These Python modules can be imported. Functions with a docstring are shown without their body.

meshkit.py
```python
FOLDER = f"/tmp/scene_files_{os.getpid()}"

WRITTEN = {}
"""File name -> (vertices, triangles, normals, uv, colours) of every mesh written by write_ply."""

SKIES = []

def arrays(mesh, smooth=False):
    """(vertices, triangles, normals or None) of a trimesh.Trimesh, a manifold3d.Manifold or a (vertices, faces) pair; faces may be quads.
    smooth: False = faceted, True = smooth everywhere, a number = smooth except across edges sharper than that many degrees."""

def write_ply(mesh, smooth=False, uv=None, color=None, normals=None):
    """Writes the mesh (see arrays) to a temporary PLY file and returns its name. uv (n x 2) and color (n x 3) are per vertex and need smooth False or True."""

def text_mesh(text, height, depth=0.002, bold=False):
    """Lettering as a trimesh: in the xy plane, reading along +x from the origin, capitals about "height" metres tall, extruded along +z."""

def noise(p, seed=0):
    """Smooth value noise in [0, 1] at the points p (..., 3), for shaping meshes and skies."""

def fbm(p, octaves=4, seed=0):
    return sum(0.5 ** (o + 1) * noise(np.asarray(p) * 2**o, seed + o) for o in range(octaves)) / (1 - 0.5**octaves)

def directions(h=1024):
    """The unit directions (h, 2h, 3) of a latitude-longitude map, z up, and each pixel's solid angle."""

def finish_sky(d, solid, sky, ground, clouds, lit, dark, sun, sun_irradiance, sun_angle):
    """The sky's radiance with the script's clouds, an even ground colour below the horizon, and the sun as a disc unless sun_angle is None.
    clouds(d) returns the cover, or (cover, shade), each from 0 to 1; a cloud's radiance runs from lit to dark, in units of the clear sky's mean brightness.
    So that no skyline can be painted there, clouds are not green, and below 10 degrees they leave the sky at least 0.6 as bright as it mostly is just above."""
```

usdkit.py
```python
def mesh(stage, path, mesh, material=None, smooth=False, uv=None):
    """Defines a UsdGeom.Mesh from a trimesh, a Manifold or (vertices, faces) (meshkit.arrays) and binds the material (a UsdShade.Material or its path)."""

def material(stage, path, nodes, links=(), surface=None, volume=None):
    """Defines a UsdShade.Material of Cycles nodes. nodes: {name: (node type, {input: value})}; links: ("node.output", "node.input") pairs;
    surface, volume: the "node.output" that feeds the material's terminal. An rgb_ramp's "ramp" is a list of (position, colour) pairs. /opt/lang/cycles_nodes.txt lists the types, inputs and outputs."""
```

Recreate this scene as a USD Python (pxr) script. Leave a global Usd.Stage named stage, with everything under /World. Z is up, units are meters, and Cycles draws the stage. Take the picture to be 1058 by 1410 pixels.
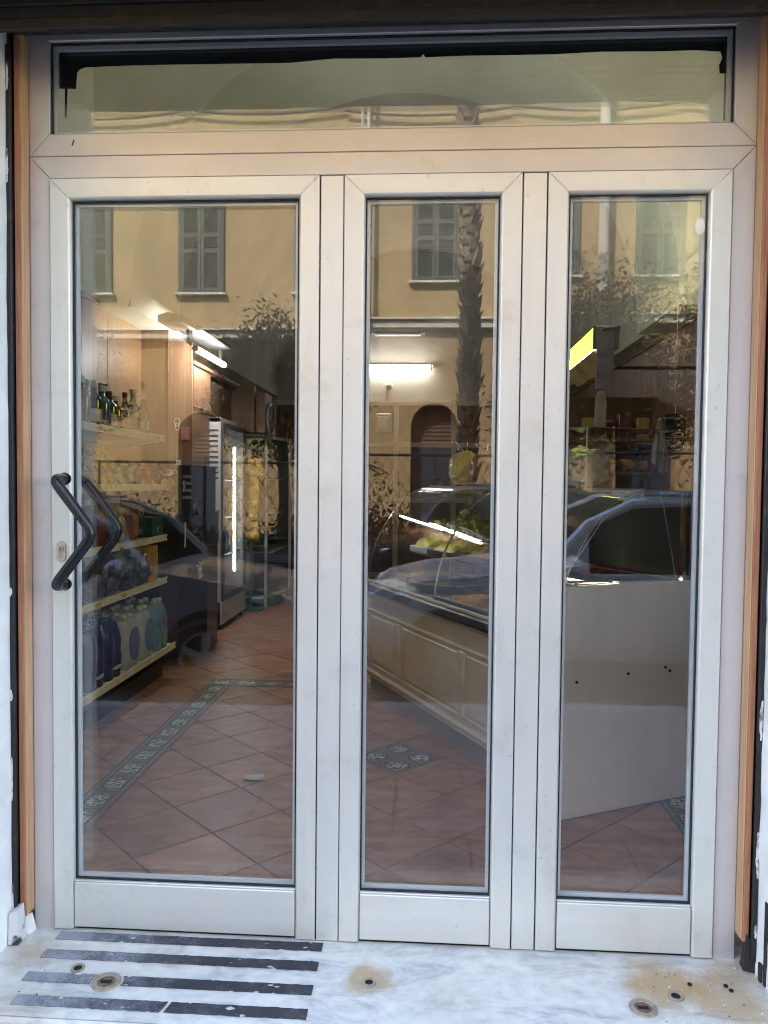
import math, random
import numpy as np, trimesh, usdkit, meshkit, manifold3d
from pxr import Usd, UsdGeom, UsdLux, UsdShade, Sdf, Gf, Vt
from shapely.geometry import Polygon, Point, box as sbox

stage = Usd.Stage.CreateInMemory()
UsdGeom.SetStageUpAxis(stage, 'Z'); UsdGeom.SetStageMetersPerUnit(stage, 1.0)
UsdGeom.Xform.Define(stage, '/World'); UsdGeom.Scope.Define(stage, '/World/Looks')
rng = np.random.default_rng(7); random.seed(7)

# ------------------------------------------------------------------ camera, sky, sun, exposure
CAM = (0.1349, -2.0545, 1.2738); YAW, PITCH, ROLL = -0.0592, -0.0375, 0.0101
EXPOSURE = 3.5
SKY_STRENGTH = 0.15
SUN_ELEV, SUN_ROT, SUN_INT = math.radians(50), -0.62, 0.5
cam = UsdGeom.Camera.Define(stage, '/World/camera')
_fw = np.array([math.sin(YAW)*math.cos(PITCH), math.cos(YAW)*math.cos(PITCH), math.sin(PITCH)])
_r0 = np.array([math.cos(YAW), -math.sin(YAW), 0.0]); _u0 = np.cross(_r0, _fw)
_r = _r0*math.cos(ROLL) + _u0*math.sin(ROLL); _u = -_r0*math.sin(ROLL) + _u0*math.cos(ROLL)
cam.AddTransformOp().Set(Gf.Matrix4d(*_r, 0, *_u, 0, *(-_fw), 0, *CAM, 1))
cam.CreateHorizontalApertureAttr(24.0); cam.CreateVerticalApertureAttr(32.0)
cam.CreateFocalLengthAttr(24.0*1045/1058.0); cam.CreateFStopAttr(0.0)
cam.CreateClippingRangeAttr(Gf.Vec2f(0.05, 2000)); cam.CreateExposureAttr(EXPOSURE)
cam.CreateHorizontalApertureOffsetAttr(0.0); cam.CreateVerticalApertureOffsetAttr(0.0)

dome = UsdLux.DomeLight.Define(stage, '/World/sky')
dome.GetPrim().SetCustomDataByKey('kind', 'structure')
dome.GetPrim().SetCustomDataByKey('label', 'clear pale blue daytime sky above the street'); dome.GetPrim().SetCustomDataByKey('category', 'sky')
sky_mat = usdkit.material(stage, '/World/Looks/sky', {
    's': ('sky_texture', {'sky_type': 'single_scattering', 'sun_disc': False, 'sun_elevation': SUN_ELEV, 'sun_rotation': SUN_ROT, 'aerosol_density': 1.6}),
    'b': ('background_shader', {'strength': SKY_STRENGTH})}, [('s.color', 'b.color')], surface='b.background')
UsdShade.MaterialBindingAPI.Apply(dome.GetPrim()).Bind(sky_mat)
sun = UsdLux.DistantLight.Define(stage, '/World/sun')
sun.CreateIntensityAttr(SUN_INT); sun.CreateAngleAttr(0.53); sun.CreateNormalizeAttr(True); sun.CreateColorAttr(Gf.Vec3f(1, 0.94, 0.84))
_d = -np.array([math.cos(SUN_ELEV)*math.sin(SUN_ROT), math.cos(SUN_ELEV)*math.cos(SUN_ROT), math.sin(SUN_ELEV)])
_z = -_d; _x = np.cross([0, 0, 1], _z); _x /= np.linalg.norm(_x); _y = np.cross(_z, _x)
sun.AddTransformOp().Set(Gf.Matrix4d(*_x, 0, *_y, 0, *_z, 0, 0, 0, 20, 1))

# ------------------------------------------------------------------ helpers
used = {}
def numbered(parent, name):
    k = (parent, name); used[k] = used.get(k, -1) + 1
    return name if used[k] == 0 else f'{name}_{used[k]:03d}'

frames = {}                       # top-level path -> (loc, rotz) for things whose parts are given in world coordinates
def keys(prim, label=None, cat=None, group=None, kind=None):
    for k, v in (('label', label), ('category', cat), ('group', group), ('kind', kind)):
        if v: prim.SetCustomDataByKey(k, v)
    return prim

def thing(name, label, cat, loc=(0, 0, 0), rz=0.0, group=None, world=False, kind=None):
    """an Xform at the thing's base; world=True: its parts are given in world coordinates"""
    p = '/World/' + numbered('/World', name)
    x = UsdGeom.Xform.Define(stage, p)
    x.AddTranslateOp().Set(Gf.Vec3d(*map(float, loc))); x.AddRotateZOp().Set(math.degrees(rz))
    if world: frames[p] = (np.array(loc, float), rz)
    return keys(x.GetPrim(), label, cat, group, kind)

def sub(name, parent, label=None):
    """a part that only holds sub-parts"""
    pp = str(parent.GetPath())
    x = UsdGeom.Xform.Define(stage, pp + '/' + numbered(pp, name))
    return keys(x.GetPrim(), label)

def obj(name, geom, mat, parent=None, smooth=35, label=None, cat=None, group=None, kind=None):
    pp = '/World' if parent is None else str(parent.GetPath())
    if isinstance(geom, G): geom = geom.arrays()
    if isinstance(geom, trimesh.Trimesh): geom = (np.array(geom.vertices), np.array(geom.faces))
    if hasattr(geom, 'to_mesh'):
        m = geom.to_mesh(); geom = (np.array(m.vert_properties[:, :3]), np.array(m.tri_verts))
    v, f = np.asarray(geom[0], float), np.asarray(geom[1], int)
    top = '/'.join(pp.split('/')[:3])
    if top in frames:
        loc, rz = frames[top]; v = v - loc
        if rz:
            c, s = math.cos(-rz), math.sin(-rz); v = v @ np.array([[c, s, 0], [-s, c, 0], [0, 0, 1]])
    m = usdkit.mesh(stage, pp + '/' + numbered(pp, name), (v, f), M[mat], smooth=smooth)
    return keys(m.GetPrim(), label, cat, group, kind)

def copy_of(root, loc, rz=0.0, label=None, group=None):
    d = root.GetCustomData()
    base = root.GetName()
    r = thing(base, label or d.get('label'), d.get('category'), loc, rz, group or d.get('group'))
    r.GetReferences().AddInternalReference(root.GetPath()); r.SetInstanceable(True)
    return r

def hull(pts):
    m = manifold3d.Manifold.hull_points(np.asarray(pts, float)).to_mesh()
    return np.array(m.vert_properties[:, :3], float), np.array(m.tri_verts, int)

class G:
    """collects shapes into one mesh"""
    def __init__(s): s.v, s.f, s.n = [], [], 0
    def add(s, v, f):
        v, f = np.asarray(v, float), np.asarray(f, int)
        if f.shape[1] == 4: f = np.vstack([f[:, [0, 1, 2]], f[:, [0, 2, 3]]])
        s.v.append(v); s.f.append(f + s.n); s.n += len(v); return s
    def tm(s, t, T=None):
        v = np.array(t.vertices)
        if T is not None: v = v @ np.asarray(T)[:3, :3].T + np.asarray(T)[:3, 3]
        return s.add(v, np.array(t.faces))
    def arrays(s): return np.vstack(s.v), np.vstack(s.f)
    def box(s, x0, x1, y0, y1, z0, z1, b=0.0):
        x0, x1, y0, y1, z0, z1 = min(x0, x1), max(x0, x1), min(y0, y1), max(y0, y1), min(z0, z1), max(z0, z1)
        if b <= 0:
            v = [(x, y, z) for x in (x0, x1) for y in (y0, y1) for z in (z0, z1)]
            f = [(0, 1, 3, 2), (4, 6, 7, 5), (0, 4, 5, 1), (2, 3, 7, 6), (0, 2, 6, 4), (1, 5, 7, 3)]
            return s.add(v, f)
        b = min(b, (x1-x0)*.49, (y1-y0)*.49, (z1-z0)*.49)
        p = []
        for x, sx in ((x0, 1), (x1, -1)):
            for y, sy in ((y0, 1), (y1, -1)):
                for z, sz in ((z0, 1), (z1, -1)):
                    p += [(x, y+sy*b, z+sz*b), (x+sx*b, y, z+sz*b), (x+sx*b, y+sy*b, z)]
        return s.add(*hull(p))
    def cyl(s, p0, p1, r0, r1=None, n=14, cap=True):
        r1 = r0 if r1 is None else r1
        p0, p1 = np.array(p0, float), np.array(p1, float); t = p1-p0; t /= np.linalg.norm(t)
        a = np.cross(t, [0, 0, 1.0] if abs(t[2]) < .9 else [1.0, 0, 0]); a /= np.linalg.norm(a); b = np.cross(t, a)
        an = np.arange(n)*2*np.pi/n; d = np.cos(an)[:, None]*a + np.sin(an)[:, None]*b
        v = np.vstack([p0 + r0*d, p1 + r1*d]); i = np.arange(n); j = (i+1) % n
        f = [np.stack([i, j, j+n], 1), np.stack([i, j+n, i+n], 1)]
        if cap:
            v = np.vstack([v, p0, p1]); f += [np.stack([j, i, np.full(n, 2*n)], 1), np.stack([i+n, j+n, np.full(n, 2*n+1)], 1)]
        return s.add(v, np.vstack(f))
    def tube(s, pts, r, n=10, cap=True):
        p = np.asarray(pts, float); r = np.broadcast_to(r, (len(p),))
        t = np.gradient(p, axis=0); t /= np.linalg.norm(t, axis=1, keepdims=True)+1e-12
        a = np.cross(t[0], [0, 0, 1.0] if abs(t[0][2]) < .9 else [1.0, 0, 0]); a /= np.linalg.norm(a)
        an = np.arange(n)*2*np.pi/n; V = []
        for k in range(len(p)):
            a = a - t[k]*(a@t[k]); a /= np.linalg.norm(a); b = np.cross(t[k], a)
            V.append(p[k] + r[k]*(np.cos(an)[:, None]*a + np.sin(an)[:, None]*b))
        V = np.vstack(V); F = []
        i = np.arange(n); j = (i+1) % n
        for k in range(len(p)-1):
            F += [np.stack([k*n+i, k*n+j, (k+1)*n+j], 1), np.stack([k*n+i, (k+1)*n+j, (k+1)*n+i], 1)]
        if cap:
            m = len(V); V = np.vstack([V, p[0], p[-1]]); e = (len(p)-1)*n
            F += [np.stack([j, i, np.full(n, m)], 1), np.stack([e+i, e+j, np.full(n, m+1)], 1)]
        return s.add(V, np.vstack(F))
    def rev(s, prof, c=(0, 0, 0), n=16):
        """surface of revolution about z: prof = [(r, z)]"""
        an = np.arange(n)*2*np.pi/n; V = np.vstack([np.stack([r*np.cos(an), r*np.sin(an), np.full(n, z)], 1) for r, z in prof]) + np.array(c, float)
        i = np.arange(n); j = (i+1) % n; F = []
        for k in range(len(prof)-1):
            F += [np.stack([k*n+i, k*n+j, (k+1)*n+j], 1), np.stack([k*n+i, (k+1)*n+j, (k+1)*n+i], 1)]
        return s.add(V, np.vstack(F))
    def ext(s, poly, a0, a1, axis='y'):
        """a shapely polygon extruded: axis y: poly in (x, z); x: poly in (y, z); z: poly in (x, y)"""
        t = trimesh.creation.extrude_polygon(poly, a1-a0, engine='earcut'); v = np.array(t.vertices); f = np.array(t.faces)
        if axis == 'y': v = np.stack([v[:, 0], a0+v[:, 2], v[:, 1]], 1); f = f[:, ::-1]
        elif axis == 'x': v = np.stack([a0+v[:, 2], v[:, 0], v[:, 1]], 1)
        else: v = v + [0, 0, a0]
        return s.add(v, f)
    def plate(s, poly, y0, y1, b=0.0015):
        """convex polygon (x, z) as a plate from y0 (front) to y1, front edges chamfered by b"""
        p = np.array(poly, float); q = np.array(Polygon(poly).buffer(-b, join_style=2).exterior.coords)[:-1]
        pts = [(x, y0, z) for x, z in q] + [(x, y, z) for x, z in p for y in (y0+b, y1)]
        return s.add(*hull(pts))
    def ball(s, c, r, n=2, sc=(1, 1, 1)):
        t = trimesh.creation.icosphere(n, 1.0); return s.add(np.array(t.vertices)*np.array(sc)*r+np.array(c), np.array(t.faces))
    def bar(s, p0, p1, w, h, up=(0, 0, 1)):
        p0, p1 = np.array(p0, float), np.array(p1, float); t = p1-p0; t /= np.linalg.norm(t)
        a = np.cross(t, up); a /= np.linalg.norm(a); b = np.cross(a, t)
        v = [p+i*a*w/2+j*b*h/2 for p in (p0, p1) for i, j in ((-1, -1), (1, -1), (1, 1), (-1, 1))]
        return s.add(v, [(3, 2, 1, 0), (4, 5, 6, 7), (0, 1, 5, 4), (1, 2, 6, 5), (2, 3, 7, 6), (3, 0, 4, 7)])
    def text(s, txt, h, o, ex, ey, depth=.002, bold=True):
        t = meshkit.text_mesh(txt, h, depth, bold); ex, ey = np.array(ex, float), np.array(ey, float); ez = np.cross(ex, ey)
        return s.add(np.array(t.vertices) @ np.stack([ex, ey, ez])+np.array(o, float), np.array(t.faces))

# ------------------------------------------------------------------ materials
M = {}
def P(name, col, rough=.5, metal=0.0, col2=None, scale=6.0, lo=.35, hi=.65, detail=5, bump=0.0, bscale=None, spec=.5, stretch=None, rand=0.0, coat=0.0, rvar=0.0, local=True, emit=None, alpha=None, trans=0.0):
    """principled with noise-mixed colour, bump, roughness variation and per-object variation"""
    N = {'p': ('principled_bsdf', {'roughness': rough, 'metallic': metal, 'specular_ior_level': spec, 'base_color': col, 'coat_weight': coat})}
    L = []
    if col2 is not None or bump or rvar:
        N['tc'] = ('texture_coordinate', {}) if local else ('geometry', {})
        src = 'tc.object' if local else 'tc.position'
        if stretch is not None:
            N['mp'] = ('mapping', {'scale': stretch}); L.append((src, 'mp.vector')); src = 'mp.vector'
        N['n'] = ('noise_texture', {'scale': scale, 'detail': detail, 'roughness': .6}); L.append((src, 'n.vector'))
    last = None
    if col2 is not None:
        N['r'] = ('rgb_ramp', {'ramp': [(lo, col), (hi, col2)]}); L.append(('n.fac', 'r.fac')); last = 'r.color'
    if rand:
        N['oi'] = ('object_info', {}); N['mr'] = ('map_range', {'to_min': 1-rand, 'to_max': 1+rand}); L.append(('oi.random', 'mr.value'))
        N['hs'] = ('hsv', {'color': col}); L.append(('mr.result', 'hs.value'))
        if last: L.append((last, 'hs.color'))
        last = 'hs.color'
    if last: L.append((last, 'p.base_color'))
    if rvar:
        N['rr'] = ('map_range', {'from_min': .3, 'from_max': .7, 'to_min': max(0, rough-rvar), 'to_max': rough+rvar}); L += [('n.fac', 'rr.value'), ('rr.result', 'p.roughness')]
    if bump:
        if bscale: N['n2'] = ('noise_texture', {'scale': bscale, 'detail': 4}); L.append((src, 'n2.vector'))
        N['b'] = ('bump', {'strength': 1.0, 'distance': bump}); L += [(('n2.fac' if bscale else 'n.fac'), 'b.height'), ('b.normal', 'p.normal')]
    if emit:
        N['p'][1]['emission_color'] = emit[0]; N['p'][1]['emission_strength'] = emit[1]
    if trans: N['p'][1]['transmission_weight'] = trans
    M[name] = usdkit.material(stage, '/World/Looks/' + name, N, L, surface='p.BSDF')

def pane(name, r0, tint, rough=0.0, dirt=0.0):
    N = {'lw': ('layer_weight', {'blend': .5}), 'pw': ('math', {'math_type': 'power', 'value2': 5.0}),
         'ma': ('math', {'math_type': 'multiply_add', 'value2': 1-r0, 'value3': r0}),
         't': ('transparent_bsdf', {'color': tint}), 'g': ('glossy_bsdf', {'color': (1, 1, 1), 'roughness': rough}), 'm': ('mix_closure', {})}
    L = [('lw.facing', 'pw.value1'), ('pw.value', 'ma.value1'), ('ma.value', 'm.fac'), ('t.BSDF', 'm.closure1'), ('g.BSDF', 'm.closure2')]
    M[name] = usdkit.material(stage, '/World/Looks/' + name, N, L, surface='m.closure')

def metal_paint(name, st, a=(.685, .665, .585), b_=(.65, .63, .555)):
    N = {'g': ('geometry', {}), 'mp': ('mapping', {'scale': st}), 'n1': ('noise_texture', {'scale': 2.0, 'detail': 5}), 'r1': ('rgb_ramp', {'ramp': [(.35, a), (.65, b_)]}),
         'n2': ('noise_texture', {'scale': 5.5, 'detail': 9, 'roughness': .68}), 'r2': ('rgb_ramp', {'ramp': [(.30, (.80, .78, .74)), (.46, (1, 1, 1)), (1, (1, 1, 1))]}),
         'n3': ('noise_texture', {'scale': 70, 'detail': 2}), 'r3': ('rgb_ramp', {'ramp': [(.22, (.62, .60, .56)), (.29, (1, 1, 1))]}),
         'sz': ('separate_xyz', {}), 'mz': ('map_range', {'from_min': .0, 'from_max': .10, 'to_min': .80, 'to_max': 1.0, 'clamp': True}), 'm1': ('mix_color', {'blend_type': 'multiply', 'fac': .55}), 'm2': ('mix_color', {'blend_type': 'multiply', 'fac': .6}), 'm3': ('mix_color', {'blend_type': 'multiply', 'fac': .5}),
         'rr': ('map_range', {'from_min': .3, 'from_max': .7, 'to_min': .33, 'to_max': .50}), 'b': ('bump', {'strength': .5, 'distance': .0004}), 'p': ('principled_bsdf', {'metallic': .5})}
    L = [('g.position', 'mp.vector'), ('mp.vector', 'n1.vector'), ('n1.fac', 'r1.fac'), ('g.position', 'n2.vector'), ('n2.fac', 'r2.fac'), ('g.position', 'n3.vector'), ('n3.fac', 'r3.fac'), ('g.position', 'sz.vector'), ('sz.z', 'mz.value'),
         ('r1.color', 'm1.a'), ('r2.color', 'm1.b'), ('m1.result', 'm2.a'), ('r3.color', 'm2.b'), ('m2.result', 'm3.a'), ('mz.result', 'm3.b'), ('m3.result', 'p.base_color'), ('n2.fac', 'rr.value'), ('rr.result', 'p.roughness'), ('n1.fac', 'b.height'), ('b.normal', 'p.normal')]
    M[name] = usdkit.material(stage, '/World/Looks/' + name, N, L, surface='p.BSDF')
metal_paint('aluminium', (9, 9, 1.0))
metal_paint('aluminium_rail', (1.0, 9, 9)); metal_paint('frame_metal', (9, 9, 1.0), (.60, .555, .515), (.565, .52, .485)); metal_paint('frame_metal_rail', (1.0, 9, 9), (.60, .555, .515), (.565, .52, .485))
P('spacer', (.5, .53, .53), .45, .3)
P('gasket', (.012, .012, .013), .6)
P('handle_black', (.006, .006, .007), .2, 0, spec=.55)
P('lock_metal', (.55, .45, .36), .32, .9)
P('dark_hole', (.004, .004, .004), .9)
pane('door_glass', .072, (.99, .992, .985))
pane('thin_glass', .045, (.96, .985, .97))
P('wood_jamb', (.42, .185, .09), .6, 0, (.27, .10, .045), scale=4, stretch=(30, 30, 1.5), bump=.0006)
P('wood_jamb_lit', (.55, .33, .17), .55, 0, (.42, .23, .11), scale=4, stretch=(30, 30, 1.3), bump=.0006)
P('wood_dark', (.13, .07, .03), .6, 0, (.2, .1, .04), scale=4, stretch=(30, 30, 1.5))
P('black_iron', (.014, .013, .012), .5, .2, (.05, .035, .025), scale=30, lo=.55, hi=.75, bump=.002)
P('flaky_white', (.6, .58, .54), .8, 0, (.03, .03, .03), scale=16, lo=.5, hi=.6, bump=.002)
P('reveal_plaster', (.84, .82, .76), .85, 0, (.66, .64, .58), scale=3, bump=.002, bscale=30)
P('render_wall', (.27, .26, .24), .9, 0, (.2, .19, .17), scale=1.5, bump=.004, bscale=25)
N = {'g': ('geometry', {}), 'sx': ('separate_xyz', {}), 'mx': ('map_range', {'from_min': -.45, 'from_max': -.92, 'to_min': -.08, 'to_max': .36, 'clamp': True}), 'n': ('noise_texture', {'scale': 7, 'detail': 12, 'roughness': .72}),
     'n2': ('noise_texture', {'scale': 260, 'detail': 3}), 'm2': ('math', {'math_type': 'multiply_add', 'value2': .5, 'value3': -.25}), 'a1': ('math', {'math_type': 'add'}), 'a2': ('math', {'math_type': 'add'}),
     'r': ('rgb_ramp', {'ramp': [(.44, (.028, .029, .033)), (.60, (.10, .103, .112)), (.80, (.27, .275, .29))]}), 'b': ('bump', {'strength': 1.0, 'distance': .0008}), 'p': ('principled_bsdf', {'roughness': .8})}
M['tape'] = usdkit.material(stage, '/World/Looks/tape', N, [('g.position', 'sx.vector'), ('sx.x', 'mx.value'), ('g.position', 'n.vector'), ('g.position', 'n2.vector'), ('n2.fac', 'm2.value1'), ('n.fac', 'a1.value1'), ('mx.result', 'a1.value2'), ('a1.value', 'a2.value1'), ('m2.value', 'a2.value2'), ('a2.value', 'r.fac'), ('r.color', 'p.base_color'), ('n2.fac', 'b.height'), ('b.normal', 'p.normal')], surface='p.BSDF')
P('concrete', (.24, .23, .215), .9, 0, (.17, .165, .155), scale=3, bump=.002, bscale=60)
P('asphalt', (.055, .055, .056), .9, 0, (.04, .04, .04), scale=2, bump=.003, bscale=120)
P('earth', (.10, .07, .045), .95, 0, (.06, .05, .03), scale=2, bump=.01, bscale=8)
P('brass_ring', (.42, .38, .30), .45, .5, (.3, .25, .18), scale=60)
P('rust_plug', (.20, .13, .08), .8, 0, (.10, .06, .04), scale=60)
# marble with veins and rust stains near the bolts
def stain(cx, cy, r, k): return (cx, cy, r, k)
N = {'tc': ('geometry', {}), 'n1': ('noise_texture', {'scale': 4.5, 'detail': 10, 'roughness': .68, 'distortion': 1.3}), 'mp': ('mapping', {'scale': (1.0, 2.6, 1.0), 'rotation': (0, 0, .5)}),
     'r1': ('rgb_ramp', {'ramp': [(.28, (.28, .28, .265)), (.41, (.43, .43, .40)), (.51, (.57, .555, .495)), (.70, (.66, .635, .555))]}),
     'n2': ('noise_texture', {'scale': 28, 'detail': 4}), 'r2': ('rgb_ramp', {'ramp': [(.3, (.86, .86, .86)), (.6, (1, 1, 1))]}),
     'mm': ('mix_color', {'blend_type': 'multiply', 'fac': 1.0}), 'p': ('principled_bsdf', {'roughness': .42}), 'n3': ('noise_texture', {'scale': 9, 'detail': 6, 'roughness': .7})}
L = [('tc.position', 'mp.vector'), ('mp.vector', 'n1.vector'), ('n1.fac', 'r1.fac'), ('tc.position', 'n2.vector'), ('n2.fac', 'r2.fac'), ('r1.color', 'mm.a'), ('r2.color', 'mm.b'), ('tc.position', 'n3.vector')]
last = 'mm.result'
for k, (sx, sy, sr, amt) in enumerate([(.745, -.12, .13, .85), (-.004, -.155, .075, .75), (.90, -.17, .13, .7), (.95, -.06, .10, .55), (-.93, -.12, .08, .5), (-.85, -.33, .12, .25), (.2, -.26, .16, .12)]):
    N[f'd{k}'] = ('vector_math', {'math_type': 'distance', 'vector2': (sx, sy, 0)}); N[f'a{k}'] = ('math', {'math_type': 'multiply_add', 'value2': .16, 'value3': -.08})
    N[f's{k}'] = ('math', {'math_type': 'add'}); N[f'm{k}'] = ('map_range', {'range_type': 'smoothstep', 'from_min': sr*1.05, 'from_max': sr*.35, 'to_min': 0, 'to_max': amt, 'clamp': True})
    N[f'x{k}'] = ('mix_color', {'b': (.36, .235, .095)})
    L += [('tc.position', f'd{k}.vector1'), ('n3.fac', f'a{k}.value1'), (f'd{k}.value', f's{k}.value1'), (f'a{k}.value', f's{k}.value2'), (f's{k}.value', f'm{k}.value'), (f'm{k}.result', f'x{k}.fac'), (last, f'x{k}.a')]
    last = f'x{k}.result'
N['bp'] = ('bump', {'strength': .6, 'distance': .001}); L += [('n2.fac', 'bp.height'), ('bp.normal', 'p.normal'), (last, 'p.base_color')]
M['marble'] = usdkit.material(stage, '/World/Looks/marble', N, L, surface='p.BSDF')
# shop
P('tile', (.26, .112, .070), .45, 0, (.47, .265, .18), scale=7, lo=.34, hi=.70, detail=8, rand=.14, bump=.0012, bscale=14, stretch=(1, 2.2, 1), rvar=.1)
P('grout', (.11, .10, .088), .9, 0, (.16, .15, .14), scale=3)
P('border_tile', (.24, .21, .18), .4, 0, (.17, .15, .13), scale=20, rand=.06)
P('border_line', (.035, .035, .034), .5)
P('motif', (.55, .54, .50), .4, 0, (.09, .09, .095), scale=55, lo=.47, hi=.53, detail=3)
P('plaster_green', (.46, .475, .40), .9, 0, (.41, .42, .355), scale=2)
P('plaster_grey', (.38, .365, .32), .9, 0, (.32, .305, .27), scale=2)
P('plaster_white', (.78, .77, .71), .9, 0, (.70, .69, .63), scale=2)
P('plaster_cream', (.50, .44, .33), .9, 0, (.44, .38, .29), scale=2)
P('panel_orange', (.22, .125, .05), .5, 0, (.165, .092, .037), scale=3, stretch=(12, 12, .6))
P('panel_pilaster', (.28, .165, .10), .25, 0, (.20, .11, .06), scale=3, stretch=(20, 20, .5))
P('panel_brown', (.16, .075, .03), .5, 0, (.11, .05, .022), scale=3, stretch=(12, 12, .8))
P('wood_far', (.16, .075, .03), .5, 0, (.11, .05, .02), scale=3, stretch=(8, 8, 1))
P('shelf_cream', (.72, .68, .55), .45, 0, (.66, .62, .50), scale=8)
P('black_machine', (.012, .012, .016), .25, 0, spec=.5)
P('navy', (.012, .02, .07), .4)
P('fridge_grey', (.52, .53, .54), .4, .1, (.46, .47, .48), scale=4)
P('fridge_dark', (.05, .052, .055), .4)
P('counter_cream', (.76, .715, .645), .45, 0, (.70, .66, .595), scale=4)
P('board_white', (.84, .82, .76), .5, 0, (.72, .70, .645), scale=3.2, stretch=(1, 1, .35), lo=.34, hi=.60, detail=9, bump=.0008, bscale=90)
P('ledge_grey', (.075, .083, .088), .42, .0)
P('steel', (.45, .45, .44), .3, .9)
P('plinth_grey', (.30, .31, .31), .4, .2)
P('chrome', (.7, .7, .7), .12, 1.0)
P('tray_black', (.018, .018, .018), .4)
P('pizza', (.66, .32, .08), .6, 0, (.30, .09, .03), scale=35, lo=.42, hi=.62, bump=.006, bscale=40)
P('salad', (.19, .20, .02), .5, 0, (.46, .34, .04), scale=14, lo=.4, hi=.6, bump=.006, bscale=22)
P('fried', (.50, .30, .07), .6, 0, (.28, .13, .03), scale=22, bump=.005, bscale=25)
P('red_food', (.35, .04, .02), .45, 0, (.2, .02, .02), scale=25, bump=.004)
P('tissue', (.72, .72, .68), .7, 0, (.55, .54, .5), scale=8, bump=.006, bscale=12)
P('wrap_yellow', (.52, .42, .12), .4, 0, (.35, .2, .07), scale=9, bump=.006)
P('wrap_brown', (.20, .085, .07), .35, 0, (.12, .05, .045), scale=8, bump=.006)
P('cloth_grey', (.42, .43, .40), .8, 0, (.34, .35, .33), scale=5, bump=.006)
P('cap_white', (.62, .62, .58), .4); P('cap_dark', (.02, .02, .022), .35); P('foil', (.62, .63, .62), .25, .9, bump=.002, scale=40)
P('glass_dark', (.008, .010, .012), .08, spec=.8); P('glass_blue', (.01, .07, .22), .08, spec=.8); P('glass_navy', (.01, .015, .10), .08, spec=.8)
P('glass_brown', (.05, .02, .008), .08, spec=.8); P('glass_pale', (.30, .31, .24), .1, spec=.8); P('glass_green', (.015, .035, .012), .08, spec=.8); P('bottle_amber', (.16, .055, .02), .12, spec=.8)
P('paper_white', (.80, .79, .76), .7, 0, (.7, .69, .66), scale=30); P('paper_yellow', (.62, .46, .06), .6, 0, (.5, .33, .04), scale=30); P('paper_pink', (.5, .2, .18), .6)
P('pack_navy', (.008, .018, .12), .12, 0, (.02, .05, .22), scale=6, spec=.8); P('pack_pale', (.34, .40, .48), .15, 0, (.5, .54, .56), scale=7, spec=.8, bump=.002, bscale=30)
P('pack_clear', (.40, .46, .52), .12, 0, (.28, .34, .42), scale=14, spec=.8, bump=.004, bscale=30)
P('pack_white', (.44, .47, .50), .25, 0, (.34, .38, .43), scale=8, bump=.002, bscale=30); P('label_blue', (.03, .16, .42), .3, 0, (.10, .12, .32), scale=12); P('pack_aqua', (.08, .19, .36), .2, 0, (.18, .32, .42), scale=8, bump=.002, bscale=30); P('label_green', (.10, .32, .16), .4)
P('tin_yellow', (.55, .40, .05), .4, 0, (.12, .09, .03), scale=28, lo=.55, hi=.62); P('tin_red', (.4, .06, .04), .4, 0, (.5, .42, .3), scale=30, lo=.55, hi=.62); P('tin_steel', (.45, .46, .45), .35, .7)
P('jar_green', (.05, .12, .03), .2, 0, (.14, .2, .06), scale=30); P('jar_white', (.5, .5, .45), .3, 0, (.2, .24, .2), scale=30, lo=.5, hi=.6); P('jar_red', (.3, .06, .03), .25, 0, (.4, .25, .08), scale=30)
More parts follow.
